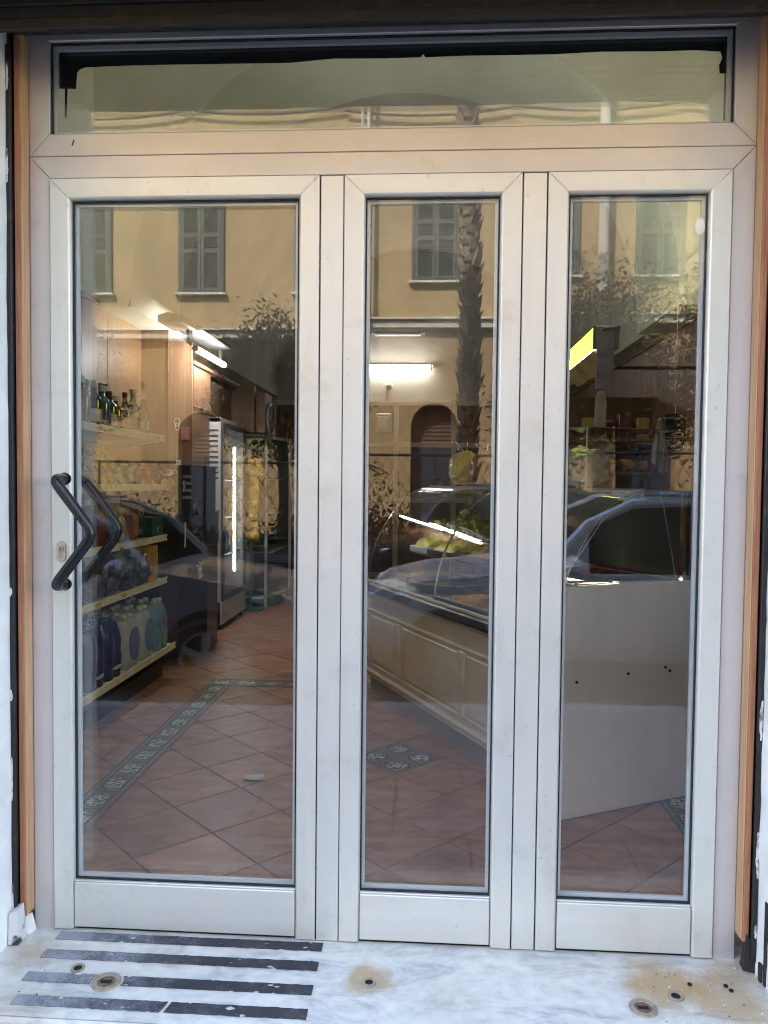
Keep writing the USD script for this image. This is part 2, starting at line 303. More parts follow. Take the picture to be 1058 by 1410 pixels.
P('lid_gold', (.5, .38, .14), .35, .7); P('lid_white', (.6, .6, .56), .4); P('bag_black', (.02, .02, .024), .22, 0, (.10, .10, .11), scale=26, lo=.5, hi=.62, bump=.01, bscale=24, spec=.7)
P('bag_red', (.22, .012, .02), .25, 0, (.1, .01, .01), scale=20, bump=.006); P('bag_yellow', (.60, .42, .03), .25, 0, (.3, .14, .02), scale=14, bump=.01); P('bag_blue', (.06, .16, .30), .25, 0, (.4, .32, .25), scale=12, bump=.01); P('bag_green', (.05, .2, .05), .3, 0, (.1, .3, .08), scale=12, bump=.006)
P('box_green', (.008, .07, .035), .45); P('box_yellow', (.62, .33, .02), .45, 0, (.55, .28, .02), scale=6); P('sign_black', (.012, .012, .012), .4); P('letter_white', (.62, .60, .55), .6); P('print_brown', (.30, .16, .08), .6); P('print_pink', (.5, .28, .26), .6)
P('poster_grey', (.20, .19, .27), .3, 0, (.34, .33, .40), scale=12, bump=.002)
P('plastic_white', (.62, .62, .60), .35); P('plastic_grey', (.25, .26, .28), .4); P('rack_green', (.03, .14, .06), .5)
P('tube_white', (.9, .9, .9), .4, emit=((1.0, .97, .92), 2.4)); P('added_uplight', (.9, .9, .8), .4, emit=((1.0, 1.0, .88), 15.0)); P('tube_left', (.9, .9, .9), .4, emit=((1.0, .97, .93), 13.0)); P('led_white', (.9, .9, .9), .4, emit=((.86, .96, 1.0), 2.6)); P('lamp_lime', (.6, .7, .1), .4, emit=((.82, 1.0, .02), 1.0)); P('added_warm', (.9, .8, .5), .4, emit=((1.0, .85, .55), 5.0))
# street
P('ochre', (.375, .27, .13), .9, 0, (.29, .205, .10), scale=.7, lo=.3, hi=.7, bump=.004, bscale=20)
P('ochre_dimmed', (.26, .175, .082), .9, 0, (.19, .122, .055), scale=.9, lo=.3, hi=.7, bump=.004, bscale=20)  # lower wall ochre, darkened further to stand for shade low on the facade
P('cornice', (.50, .46, .36), .9, 0, (.40, .36, .28), scale=2)
P('shutter', (.055, .062, .05), .7, 0, (.035, .04, .034), scale=6, lo=.3, hi=.7)
P('shutter_frame', (.10, .105, .085), .7, 0, (.06, .068, .056), scale=9)
P('door_brown', (.09, .05, .03), .6, 0, (.06, .035, .02), scale=4, stretch=(1, 1, 6)); P('door_blue', (.014, .02, .032), .5)
P('sill', (.5, .47, .4), .8); P('pipe', (.38, .34, .27), .6); P('cable', (.03, .03, .03), .7)
P('palm_bark', (.20, .155, .11), .95, 0, (.08, .058, .04), scale=9, bump=.02); P('palm_scale', (.28, .22, .155), .95, 0, (.085, .062, .042), scale=5, lo=.42, hi=.6)
P('bark', (.10, .075, .05), .95, 0, (.05, .04, .03), scale=8, bump=.01)
def leaf(name, c1, c2):
    N = {'g': ('geometry', {}), 'r': ('rgb_ramp', {'ramp': [(0, c1), (1, c2)]}), 'd': ('principled_bsdf', {'roughness': .5}), 't': ('translucent_bsdf', {}), 'm': ('mix_closure', {'fac': .3})}
    M[name] = usdkit.material(stage, '/World/Looks/'+name, N, [('g.random_per_island', 'r.fac'), ('r.color', 'd.base_color'), ('r.color', 't.color'), ('d.BSDF', 'm.closure1'), ('t.BSDF', 'm.closure2')], surface='m.closure')
leaf('leaf_dark', (.03, .042, .016), (.09, .115, .045)); leaf('leaf_olive', (.04, .045, .015), (.11, .115, .045)); leaf('leaf_palm', (.06, .09, .03), (.10, .13, .05))
P('paint_silver', (.58, .60, .64), .3, .2, coat=.6); P('paint_dark', (.012, .016, .028), .22, .2, coat=.8); P('paint_grey', (.17, .18, .20), .28, .4, coat=.7); P('paint_white', (.6, .6, .6), .25, 0, coat=.8)
P('car_glass', (.004, .004, .004), .05, spec=.35); P('tyre', (.02, .02, .02), .8); P('rim', (.38, .39, .40), .3, .8); P('lamp_lens', (.5, .52, .55), .1, .3); P('trim_black', (.015, .015, .016), .5); P('seat_black', (.015, .015, .015), .55); P('tail_red', (.3, .01, .01), .2)
P('rust_wall', (.11, .085, .06), .9, 0, (.07, .055, .04), scale=3); P('fence_metal', (.05, .045, .035), .6, .4); P('kerb', (.34, .32, .29), .9, 0, (.26, .25, .23), scale=4)

# ================================================================== our building's front
fac = thing('shop_building', 'cream rendered shop front wall that the glass door is set in', 'building', (0, -.4, 0), world=True)
g = G(); OX = 1.012; YF = -.43
g.box(-14, -OX-.055, YF, -.012, -.3, 18.5); g.box(OX+.055, 14, YF, -.012, -.3, 18.5); g.box(-OX-.055, OX+.055, YF, -.012, 2.62, 18.5)
obj('wall', g, 'render_wall', fac)
def rough_sheet(P00, U, V, nu, nv, amp, sc, nrm):
    a, b = np.meshgrid(np.linspace(0, 1, nu+1), np.linspace(0, 1, nv+1), indexing='ij')
    p = np.array(P00)+a[..., None]*np.array(U)+b[..., None]*np.array(V)
    p = p + np.array(nrm)*((meshkit.fbm(p*sc, 4, 3)-.5)*amp)[..., None]
    i, j = np.meshgrid(np.arange(nu), np.arange(nv), indexing='ij'); k = i*(nv+1)+j
    f = np.stack([k, k+nv+1, k+nv+2, k+1], -1).reshape(-1, 4); return p.reshape(-1, 3), f
for sx in (-1, 1):                                            # plastered reveals: slabs with an uneven face
    g = G(); x0 = sx*(OX+.006); v, f = rough_sheet((sx*1.0035, -.058, -.02), (sx*.008, -.379, 0), (0, 0, 2.60), 20, 60, .012, 9, (sx, 0, 0))
    g.add(v, f if sx > 0 else f[:, ::-1]); g.box(sx*(OX+.03), sx*(OX+.06), -.436, -.062, -.02, 2.6)
    obj('reveal', g, 'reveal_plaster', fac)
g = G(); v, f = rough_sheet((-1.05, -.17, 2.505), (2.1, 0, 0), (0, -.265, 0), 60, 12, .012, 7, (0, 0, 1)); g.add(v, f); g.box(-1.05, 1.05, -.434, -.17, 2.52, 2.63)
obj('lintel_soffit', g, 'black_iron', fac)
g = G(); g.box(-13.9, 13.9, 9, 9.3, -.3, 18.5); g.box(-14, 14, -.43, 9.3, 18.5, 18.7); obj('roof', g, 'render_wall', fac)

# roller shutter housing over the door: rusty black irons and a slot
sh = thing('shutter_housing', 'blackened rusty roller shutter housing across the top of the doorway', 'shutter', (0, -.09, 2.5), world=True)
g = G(); g.box(-1.05, 1.05, -.148, -.10, 2.51, 2.60, .004); g.add(*hull([(x, y, z) for x in (-1.05, 1.05) for y, z in ((-.045, 2.462), (-.0035, 2.4835), (-.0035, 2.60), (-.045, 2.60), (-.049, 2.467))])); g.box(-1.05, 1.05, -.16, -.012, 2.585, 2.61)
obj('housing', g, 'black_iron', sh)
for k in range(3):
    g = G(); g.box(-.989, .989, -.166+.003*k, -.151+.003*k, 2.402+.062*k, 2.460+.062*k, .004); obj('shutter_slat', g, 'black_iron', sh)
g = G(); g.box(-.989, .989, -.171, -.1662, 2.400, 2.428, .002); obj('bottom_angle', g, 'black_iron', sh)
for x in (-.78, -.60, .02, .33, .80):
    g = G(); g.ball((x, -.10+rng.uniform(-.03, .02), 2.503), rng.uniform(.006, .012), 1, (1, .8, .5)); obj('mortar_crumb', g, 'rust_plug', sh)
# ragged black lip round the slot: the flaked edge seen mirrored in the transom
g = G(); xs = np.linspace(-1.02, 1.02, 90); ed = -.172-.010*meshkit.fbm(np.stack([xs*3, xs*0, xs*0], 1), 4, 5)+.012*np.sin(xs*1.3)
top = [(x, y) for x, y in zip(xs, ed)]
g.ext(Polygon(top+[(1.02, -.165), (-1.02, -.165)]).buffer(0), 2.4985, 2.51, 'z'); obj('flaked_edge', g, 'black_iron', sh)

# shutter guides at both sides: black iron channel with flaking white paint
for sx, nm in ((-1, 'left'), (1, 'right')):
    gd = thing('shutter_guide', f'black iron shutter guide rail with flaking paint, {nm} side of the doorway', 'guide rail', (sx*1.004, -.06, 0), world=True)
    g = G(); g.box(sx*.9905, sx*1.004, -.062, -.052, .03, 2.49, .002); g.box(sx*.995, sx*1.016, -.052, -.02, .03, 2.49); g.box(sx*.9905, sx*1.004, -.034, -.012, .03, 2.49, .002)
    obj('channel', g, 'black_iron', gd)
    zz = -.02
    r2 = np.random.default_rng(11+sx)
    while zz < 2.4:
        h = r2.uniform(.012, .13)
        if r2.random() < (.42 if zz < 1.0 else .22):
            xa_ = sx*(.997+r2.uniform(0, .003)); w_ = r2.uniform(.001, .0045); n_ = 9; tz = np.linspace(0, 1, n_); jit = r2.uniform(-.0012, .0012, n_)
            p_ = Polygon([(xa_+sx*(jit[i]-w_*math.sin(math.pi*tz[i])), zz+.05+h*tz[i]) for i in range(n_)]+[(xa_+sx*(.004+jit[i]), zz+.05+h*tz[i]) for i in range(n_)[::-1]]).buffer(0)
            if p_.geom_type == 'Polygon': g = G(); g.ext(p_, -.0632, -.061, 'y'); obj('paint_flake', g, 'flaky_white', gd, smooth=False)
        zz += h*1.6
# wooden door lining each side
for sx, nm, dk in ((-1, 'left', 1), (1, 'right', 1)):
    wj = thing('wooden_jamb', f'weathered orange-brown wooden lining board, {nm} of the aluminium frame', 'door lining', (sx*.985, -.02, 0), world=True)
    z0 = .055 if sx < 0 else .075
    g = G(); g.box(sx*.9735, sx*.9902, -.045, .0, z0, 2.485, .002); obj('board', g, 'wood_jamb', wj)
    g = G(); g.box(sx*.9705, sx*.9732, -.043, -.003, z0+.004, 2.47, .001); obj('edge_strip', g, 'wood_jamb_lit', wj)  # thin lighter layer puts the light on this side face into the colour
stub = thing('plaster_stub', 'small chipped white block at the foot of the left wooden lining', 'block', (-.985, -.06, 0), world=True)
g = G(); g.add(*hull([(-1.0, -.09, .002), (-.972, -.088, .002), (-.972, -.045, .002), (-1.0, -.04, .002), (-1.0, -.085, .085), (-.975, -.082, .098), (-.976, -.05, .10), (-1.0, -.045, .09)])); obj('block', g, 'flaky_white', stub)
g = G(); g.add(*hull([(-1.0, -.04, .0), (-.965, -.03, 0), (-.965, -.004, 0), (-1.0, -.004, 0), (-.995, -.03, .05), (-.972, -.012, .05)])); obj('mortar', g, 'reveal_plaster', stub)
deb = thing('iron_scrap', 'bent rusty black iron scrap at the foot of the right door lining', 'scrap', (.985, -.06, 0), world=True)
g = G(); g.add(*hull([(.975, -.05, .002), (1.0, -.06, .002), (1.0, -.02, .002), (.978, -.02, .002), (.982, -.045, .10), (.999, -.05, .075)])); obj('lump', g, 'black_iron', deb)
g = G(); g.box(1.001, 1.011, -.118, -.105, .002, .22, .002); g.box(.997, 1.004, -.10, -.085, .002, .05, .002); obj('bar', g, 'black_iron', deb)

# ================================================================== marble threshold
g = G(); v, f = rough_sheet((-1.2, -.352, 0), (2.4, 0, 0), (0, .43, 0), 60, 12, .0012, 14, (0, 0, 1)); g.add(v, f)
g.add(*hull([(x, y, z) for x in (-1.2, 1.2) for y, z in ((-.352, -.002), (-.36, -.010), (-.36, -.16), (.075, -.16), (.075, -.002))]))
obj('threshold', g, 'marble', None, label='worn white marble doorstep with grey veins and rust stains', cat='doorstep', kind='structure')
names = ['first', 'second', 'third', 'fourth']
def strip(y, x0, x1, seed):
    r = np.random.default_rng(seed); n = 160; xs = np.linspace(x0, x1, n); e = lambda: .0022*(meshkit.fbm(np.stack([xs*60, xs*0+r.uniform(0, 99), xs*0], 1), 3, seed)-.5)*2
    a, b = y+.018+e(), y-.018+e()
    poly = Polygon(list(zip(xs, b))+list(zip(xs[::-1], a[::-1]))).buffer(0)
    for _ in range(26):
        cx, cy = r.uniform(x0+.1, x1), y+r.uniform(-.019, .019); w = abs(r.normal(0, .0032))+.0012
        poly = poly.difference(Polygon([(cx+w*r.uniform(.6, 1.5)*math.cos(t), cy+w*r.uniform(.4, .9)*math.sin(t)) for t in np.linspace(0, 6.28, 8)[:-1]]).buffer(0))
    return poly
for k, y in enumerate((-.034, -.116, -.211, -.298)):
    p = strip(y, -.886+.02*(k == 3), -.142, 40+k)
    if k == 2: p = p.difference(Point(-.668, -.218).buffer(.042))
    if k == 3: p = p.difference(Polygon([(-.485, -.27), (-.475, -.27), (-.49, -.33), (-.50, -.33)]))
    G_ = G()
    for q in getattr(p, 'geoms', [p]):
        if q.area > 1e-5: G_.ext(q, .0012, .0028, 'z')
    obj('grip_strip', G_, 'tape', None, smooth=False, label=['worn grey anti-slip strip on the marble right under the door', 'worn anti-slip strip, second from the door', 'anti-slip strip broken by a round bolt socket', 'anti-slip strip nearest the front edge of the marble'][k], cat='anti-slip strip', group='anti-slip strips on the doorstep')
def socket(x, y, r, lab, slot=True):
    t = thing('floor_socket', lab, 'floor socket', (x, y, 0), group='bolt sockets in the doorstep')
    G1 = G(); G1.rev([(r, .001), (r*.97, .0042), (r*.62, .0036), (r*.58, .001)], n=28); obj('ring', G1, 'brass_ring', t)
    G1 = G(); G1.rev([(r*.6, .0026), (r*.3, .0022), (0.0001, .0022)], n=24); obj('plug', G1, 'rust_plug' if slot else 'dark_hole', t)
    if slot: G1 = G(); G1.box(-r*.38, r*.38, -r*.16, r*.16, .0024, .0036); obj('slot', G1, 'dark_hole', t)
socket(-.669, -.218, .037, 'large round bolt socket on the third anti-slip strip')
socket(.672, -.215, .034, 'large round bolt socket near the rust stain on the right')
socket(-.765, -.171, .018, 'small round hole with metal rim between the strips at left', False)
socket(-.003, -.171, .017, 'small round hole with metal rim in the middle of the doorstep', False)
socket(.765, -.166, .019, 'small round hole inside the brown rust stain at right', False)
for k, (x, y) in enumerate([(.815, -.118), (.905, -.118), (.912, -.135)]):
    g = G(); g.ball((x, y, .003), .006, 1, (1, 1, .6)); obj('dropping', g, 'dark_hole', None, label=['dark crumb right of the rust-stained hole', 'dark crumb near the right corner of the doorstep, farther of a pair', 'dark crumb near the right corner of the doorstep, nearer of a pair'][k], cat='crumb')
g = G()
for k in range(150):
    x, y = (rng.uniform(.62, 1.0), rng.uniform(-.26, -.02)) if k < 120 else (rng.uniform(-.97, -.8), rng.uniform(-.33, -.05)) if k < 180 else (rng.uniform(-.95, .95), rng.uniform(-.34, -.02))
    r = abs(rng.normal(0, .0011))+.0009; g.ball((x, y, .0008), r, 1, (1, .8, .7))
obj('plaster_grit', g, 'flaky_white', None, label='white plaster grit scattered over the marble doorstep', cat='grit', kind='stuff')

# ================================================================== the folding door
door = thing('folding_door', 'three-leaf silver aluminium glass folding door with a transom pane above it', 'door', (0, 0, 0), world=True)
FJ, LJ = .972, .914
g = G(); g.box(-.975, .975, .035, .06, -.004, 2.51); g2 = G()
# frame members, mitred (x, z) plates
def fr(name, poly, mat='frame_metal', y0=0.0): q = G(); q.plate(poly, y0, .034, .0016); obj(name, q, mat, door, smooth=False)
e = .0005
for s in (-1, 1):
    fr('frame_jamb', [(s*FJ, -.004), (s*LJ, -.004), (s*LJ, 2.10-e), (s*FJ, 2.16-2*e)]); fr('frame_jamb', [(s*FJ, 2.16+2*e), (s*LJ, 2.22+e), (s*LJ, 2.468), (s*FJ, 2.50)])
fr('transom_bar', [(-FJ+e, 2.16-e), (-LJ+e, 2.10), (LJ-e, 2.10), (FJ-e, 2.16-e)], 'frame_metal_rail')
fr('transom_bar', [(-FJ+e, 2.16+e), (FJ-e, 2.16+e), (LJ-e, 2.22), (-LJ+e, 2.22)], 'frame_metal_rail')
fr('frame_head', [(-LJ+e, 2.4685), (LJ-e, 2.4685), (FJ, 2.5005), (-FJ, 2.5005)], 'frame_metal_rail')
def ring(x0, x1, z0, z1, w, y0, y1):
    q = G()
    for a in ((x0, x0+w, z0, z1), (x1-w, x1, z0, z1), (x0+w, x1-w, z0, z0+w), (x0+w, x1-w, z1-w, z1)): q.box(a[0], a[1], y0, y1, a[2], a[3])
    return q
obj('gasket', ring(-LJ, LJ, 2.22, 2.468, .004, .009, .0155), 'gasket', door)
def sheet(x0, x1, z0, z1, y0, y1, tilt=0.0):
    q = G(); q.box(x0, x1, y0, y1, z0, z1); v, f = q.arrays(); zc = (z0+z1)/2; v[:, 1] += (v[:, 2]-zc)*tilt; return v, f
obj('transom_glass', sheet(-LJ+.002, LJ-.002, 2.222, 2.466, .016, .034), 'door_glass', door, smooth=False)
obj('spacer_bar', ring(-LJ+.003, LJ-.003, 2.223, 2.465, .010, .019, .031), 'spacer', door)
g = G(); g.add(*hull([(-.852, -.0012, 2.188), (-.8485, -.0012, 2.188), (-.844, -.0012, 2.203), (-.8475, -.0012, 2.203), (-.852, .001, 2.188), (-.8475, .001, 2.203)])); obj('scratch_chip', g, 'trim_black', door)
fp = [(-.913, 2.466), (-.914, 2.361), (-.888, 2.360), (-.889, 2.285), (-.884, 2.279), (-.881, 2.36), (-.857, 2.359), (-.853, 2.403), (-.845, 2.412), (-.829, 2.417), (-.681, 2.4195), (-.458, 2.418), (-.257, 2.4165), (-.138, 2.425), (-.003, 2.4225), (.089, 2.423), (.099, 2.424), (.104, 2.432), (.110, 2.423), (.215, 2.4245), (.447, 2.423), (.58, 2.427), (.72, 2.4245), (.826, 2.425), (.887, 2.420), (.892, 2.403), (.884, 2.385), (.886, 2.364), (.905, 2.363), (.908, 2.28), (.913, 2.28), (.913, 2.466)]
g = G(); g.ext(Polygon(fp).buffer(0), .0362, .0372, 'y'); obj('blackout_film', g, 'dark_hole', door, smooth=False, label='ragged black film along the top of the transom glass')
def mitre_stile(x0, sgn, z0, z1, w, mitre=True):
    """vertical profile with a rounded inner bead; sgn=+1: inner edge towards +x"""
    prof = [(0, .034), (0, -.0045), (.0012, -.006), (w-.0125, -.006), (w-.010, -.0052), (w-.0075, -.0032), (w-.005, .0012), (w-.004, .008), (w-.004, .034)]
    v, f = [], []
    for t, y in prof: v += [(x0+sgn*t, y, z0), (x0+sgn*t, y, z1-(t if mitre else 0))]
    n = len(prof)
    for i in range(n):
        j = (i+1) % n; q = (2*i, 2*j, 2*j+1, 2*i+1); f.append(q if sgn > 0 else q[::-1])
    v = np.array(v); c = v.mean(0); k = len(v); top = [2*i+1 for i in range(n)]; bot = [2*i for i in range(n)]
    F = np.array(f); F = np.vstack([F[:, [0, 1, 2]], F[:, [0, 2, 3]]])
    v = np.vstack([v, v[top].mean(0), v[bot].mean(0)])
    for i in range(n): F = np.vstack([F, [(top[i], top[(i+1) % n], k)], [(bot[(i+1) % n], bot[i], k+1)]])
    return v, F
def mitre_rail(x0, x1, z1, w):
    v, f = mitre_stile(0, 1, 0, 0, w, False); n = 9
    prof = v[0:18:2, :2]; V, F = [], []
    for t, y in prof: V += [(x0+t, y, z1-t), (x1-t, y, z1-t)]
    for i in range(n):
        j = (i+1) % n; F.append((2*i, 2*i+1, 2*j+1, 2*j))
    return np.array(V), np.array(F)
leaves = [('door_leaf', -.912, -.168, .0034, 'left door leaf with the black pull handle'), ('door_leaf', -.101, .371, -.0040, 'narrow middle door leaf'), ('door_leaf', .439, .9115, -.0070, 'right door leaf')]
LV = []
for nm, a, b, tilt, lab in leaves:
    lf = sub(nm, door, lab); LV.append(lf); w = .0605; zt = 2.0975
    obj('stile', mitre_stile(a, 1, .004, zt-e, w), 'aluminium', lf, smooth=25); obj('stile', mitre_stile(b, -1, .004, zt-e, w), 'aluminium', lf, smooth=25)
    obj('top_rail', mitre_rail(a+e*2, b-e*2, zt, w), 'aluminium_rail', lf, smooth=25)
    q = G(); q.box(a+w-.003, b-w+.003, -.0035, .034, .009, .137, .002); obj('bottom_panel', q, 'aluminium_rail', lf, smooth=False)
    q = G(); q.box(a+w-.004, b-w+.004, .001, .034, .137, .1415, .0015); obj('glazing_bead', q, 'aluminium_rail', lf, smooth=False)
    gx0, gx1, gz0, gz1 = a+w-.004, b-w+.004, .1415, zt-w+.004
    obj('gasket', ring(gx0, gx1, gz0, gz1, .004, .009, .0155), 'gasket', lf)
    obj('glass_pane', sheet(gx0+.001, gx1-.001, gz0+.001, gz1-.001, .016, .034, tilt), 'door_glass', lf, smooth=False)
    obj('spacer_bar', ring(gx0+.003, gx1-.003, gz0+.003, gz1-.003, .009, .020, .031), 'spacer', lf)
for a, b in ((-.1645, -.1035), (.3745, .4355)):
    q = G(); q.box(a, b, -.0045, .034, .002, 2.0965, .0018); obj('cover_strip', q, 'aluminium', door, smooth=False)
q = G()
for a, b in ((-.914, -.910), (-.1685, -.1640), (-.104, -.100), (.3705, .375), (.435, .4395), (.911, .9145)): q.box(a, b, .012, .034, -.002, 2.10)
q.box(-.914, .914, .012, .034, 2.0972, 2.101); q.box(-.914, .914, .006, .034, -.003, .0088)
obj('seal', q, 'gasket', door)
# pull handles outside and inside, lock
def bend(pts, r, n=8):
    pts = [np.array(p, float) for p in pts]; out = [pts[0]]
    for p, q_, s in zip(pts[:-2], pts[1:-1], pts[2:]):
        a = q_+(p-q_)/np.linalg.norm(p-q_)*r; b = q_+(s-q_)/np.linalg.norm(s-q_)*r
        for t in np.linspace(0, 1, n): out.append((1-t)**2*a+2*t*(1-t)*q_+t*t*b)
    return out+[pts[-1]]
for side, y0, y1 in ((-1, -.005, -.072), (1, .035, .108)):
    hx, zt, zb = -.874, 1.278, .985
    q = G(); q.tube(bend([(hx, y0, zt), (hx, y1, zt), (-.762, y1, 1.1315), (hx, y1, zb), (hx, y0, zb)], .034, 10), .0145, 16)
    obj('pull_handle', q, 'handle_black', LV[0], label='black angled pull handle' if side < 0 else 'inner pull handle seen through the glass')
    q = G()
    for z in (zt, zb): q.cyl((hx, y0+.002*side*-1, z), (hx, y0+side*.004, z), .0175, n=20)
    obj('handle_rose', q, 'handle_black', LV[0])
from shapely import affinity
esc = affinity.translate(Point(0, 0).buffer(.0145, 16).union(Point(0, .030).buffer(.0145, 16)).convex_hull, -.8835, 1.0605)
q = G(); q.ext(esc.buffer(-.0025), -.0115, -.006, 'y'); q.ext(esc, -.0085, -.006, 'y'); obj('escutcheon', q, 'lock_metal', LV[0])
q = G(); q.cyl((-.8835, -.016, 1.0835), (-.8835, -.011, 1.0835), .0085, n=20); q.box(-.8865, -.8805, -.015, -.011, 1.058, 1.083, .002); obj('lock_cylinder', q, 'brass_ring', LV[0])
q = G(); q.box(-.8845, -.8825, -.0166, -.0155, 1.080, 1.088); obj('keyhole', q, 'dark_hole', LV[0])
# torn white sticker on the right pane
q = G(); q.rev([(.0001, .0), (.017, 0)], n=20); v, f = q.arrays(); v = np.stack([v[:, 0]*.75, v[:, 2]+.0352, v[:, 1]*1.25], 1)+[.838, -.0205, 1.958]
tk = obj('sticker', (np.vstack([v, v+[0, -.0006, 0]]), np.vstack([f, f[:, ::-1]+len(v)])), 'paper_white', None, label='torn white oval sticker near the top edge of the right pane', cat='sticker')

# ================================================================== shop floor: diagonal tiles, border band, inlay
fl = thing('shop_floor', 'shop floor of terracotta tiles laid diagonally with a patterned border', 'floor', (0, 0, 0), world=True, kind='structure')
g = G(); g.box(-2.3, 2.3, .074, 8.6, -.06, -.0025); obj('joint', g, 'grout', fl)
HX, HY, TX0, TY0 = .2128, .2062, -.636, .613
BL, BR, BT = (-1.247, -1.093), (1.078, 1.232), (2.575, 2.735)
bandpoly = [sbox(BL[0], .08, BL[1], BT[1]), sbox(BR[0], .08, BR[1], BT[1]), sbox(BL[0], BT[0], BR[1], BT[1])]
band = bandpoly[0].union(bandpoly[1]).union(bandpoly[2])
inl = Polygon([(.005-.205, 1.434), (.005, 1.434-.205), (.005+.205, 1.434), (.005, 1.434+.205)])
room = sbox(-2.14, .09, 2.0, 8.3); ntile = 0
tiles = []
for i in range(-9, 15):
    for j in range(-4, 40):
        if (i+j) % 2: continue
        cx, cy = TX0+i*HX, TY0+(j+1)*HY
        tiles.append((abs(cy), cx, cy))
tiles.sort(); extra = G()
for _, cx, cy in tiles:
    ax, ay = HX-.0042, HY-.0042
    p = Polygon([(cx-ax, cy), (cx, cy-ay), (cx+ax, cy), (cx, cy+ay)]).intersection(room).difference(band.buffer(.002)).difference(inl.buffer(.003))
    for q in getattr(p, 'geoms', [p]):
        if q.is_empty or q.area < 4e-4: continue
        dz = rng.uniform(-.0006, .0006)
        big = cy < 6.2
        G_ = G() if big and ntile < 285 else extra
        c = np.array(q.exterior.coords)[:-1]; qi = q.buffer(-.0016, join_style=2); 
        if q.geom_type == 'Polygon' and abs(q.convex_hull.area-q.area) < 1e-5 and qi.geom_type == 'Polygon' and not qi.is_empty:
            ci = np.array(qi.exterior.coords)[:-1]
            G_.add(*hull([(x, y, z) for x, y in c for z in (-.008, -.0016+dz)]+[(x, y, dz) for x, y in ci]))
        else: G_.ext(q, -.008, dz, 'z')
        if G_ is not extra: obj('floor_tile', G_, 'tile', fl, smooth=False); ntile += 1
if extra.v: obj('far_tile', extra, 'tile', fl, smooth=False, kind='stuff')
def border_tile(cx, cy, lx, ly, ang=0, hexa=True):
    """patterned tile: body, dark lines, speckled hexagon; lx along the band, ly across"""
    c, s = math.cos(ang), math.sin(ang); R = lambda pts: [(cx+x*c-y*s, cy+x*s+y*c) for x, y in pts]
    rect = lambda a, b, x=0, y=0: Polygon(R([(x-a, y-b), (x+a, y-b), (x+a, y+b), (x-a, y+b)]))
    b = G(); b.ext(rect(lx/2-.001, ly/2-.001), -.008, .0002, 'z'); bt = obj('border_tile', b, 'border_tile', fl, smooth=False)
    ln = rect(lx/2-.001, .0022, 0, ly*.31).union(rect(lx/2-.001, .0022, 0, -ly*.31)).union(rect(.0022, ly*.31, lx/2-.003)).union(rect(lx/2, .0015, 0, ly*.47)).union(rect(lx/2, .0015, 0, -ly*.47))
    hx = Polygon(R([(-lx*.40, 0), (-lx*.24, ly*.27), (lx*.24, ly*.27), (lx*.40, 0), (lx*.24, -ly*.27), (-lx*.24, -ly*.27)]))
    ln = ln.union(hx.buffer(.003).difference(hx))
    q = G()
    for k in getattr(ln, 'geoms', [ln]): q.ext(k, 0, .0006, 'z')
    obj('line', q, 'border_line', bt, smooth=False)
    q = G(); q.ext(hx.buffer(-.003), 0, .0008, 'z'); obj('motif', q, 'motif', bt, smooth=False)
for k in range(16):
    y = .2+.165*k
    if y < 2.55:
        border_tile((BL[0]+BL[1])/2, y, .165, .152, math.pi/2); border_tile((BR[0]+BR[1])/2, y, .165, .152, math.pi/2)
for k in range(15): border_tile(BL[0]+.077+.165*k, (BT[0]+BT[1])/2, .165, .152)
for a in (-1, 1):
    for b in (-1, 1):
        u_, v_ = a*.0735, b*.0735; x, y = .005+(u_-v_)*math.cos(math.pi/4), 1.434+(u_+v_)*math.sin(math.pi/4)
        c_ = math.pi/4; R = lambda pts: [(x+px*math.cos(c_)-py*math.sin(c_), y+px*math.sin(c_)+py*math.cos(c_)) for px, py in pts]
        b_ = G(); b_.ext(Polygon(R([(-.0715, -.0715), (.0715, -.0715), (.0715, .0715), (-.0715, .0715)])), -.008, .0003, 'z'); bt = obj('inlay_tile', b_, 'border_tile', fl, smooth=False)
        hx = Polygon([(x-.052, y), (x-.052+.02, y+.036), (x+.032, y+.036), (x+.052, y), (x+.032, y-.036), (x-.032, y-.036)])
        fr1 = Polygon(R([(-.058, -.058), (.058, -.058), (.058, .058), (-.058, .058)])); ln = fr1.buffer(.002).difference(fr1.buffer(-.002)).union(hx.buffer(.004).difference(hx)).union(Polygon([(x-.056, y-.03), (x-.051, y-.03), (x-.051, y+.03), (x-.056, y+.03)])).union(Polygon([(x+.051, y-.03), (x+.056, y-.03), (x+.056, y+.03), (x+.051, y+.03)]))
        q = G()
        for k in getattr(ln, 'geoms', [ln]): q.ext(k, .0002, .0008, 'z')
        obj('line', q, 'border_line', bt, smooth=False); q = G(); q.ext(hx.buffer(-.002), .0002, .0010, 'z'); obj('motif', q, 'motif', bt, smooth=False)
q = G(); v, f = rough_sheet((-.04, -.03, .004), (.08, 0, 0), (0, .06, 0), 10, 8, .03, 30, (0, 0, 1)); q.add(v*[1, 1, .5]+[-.602, 1.127, .004], f)
obj('paper_scrap', q, 'tissue', None, label='crumpled white scrap of tissue on the tiled floor', cat='scrap')

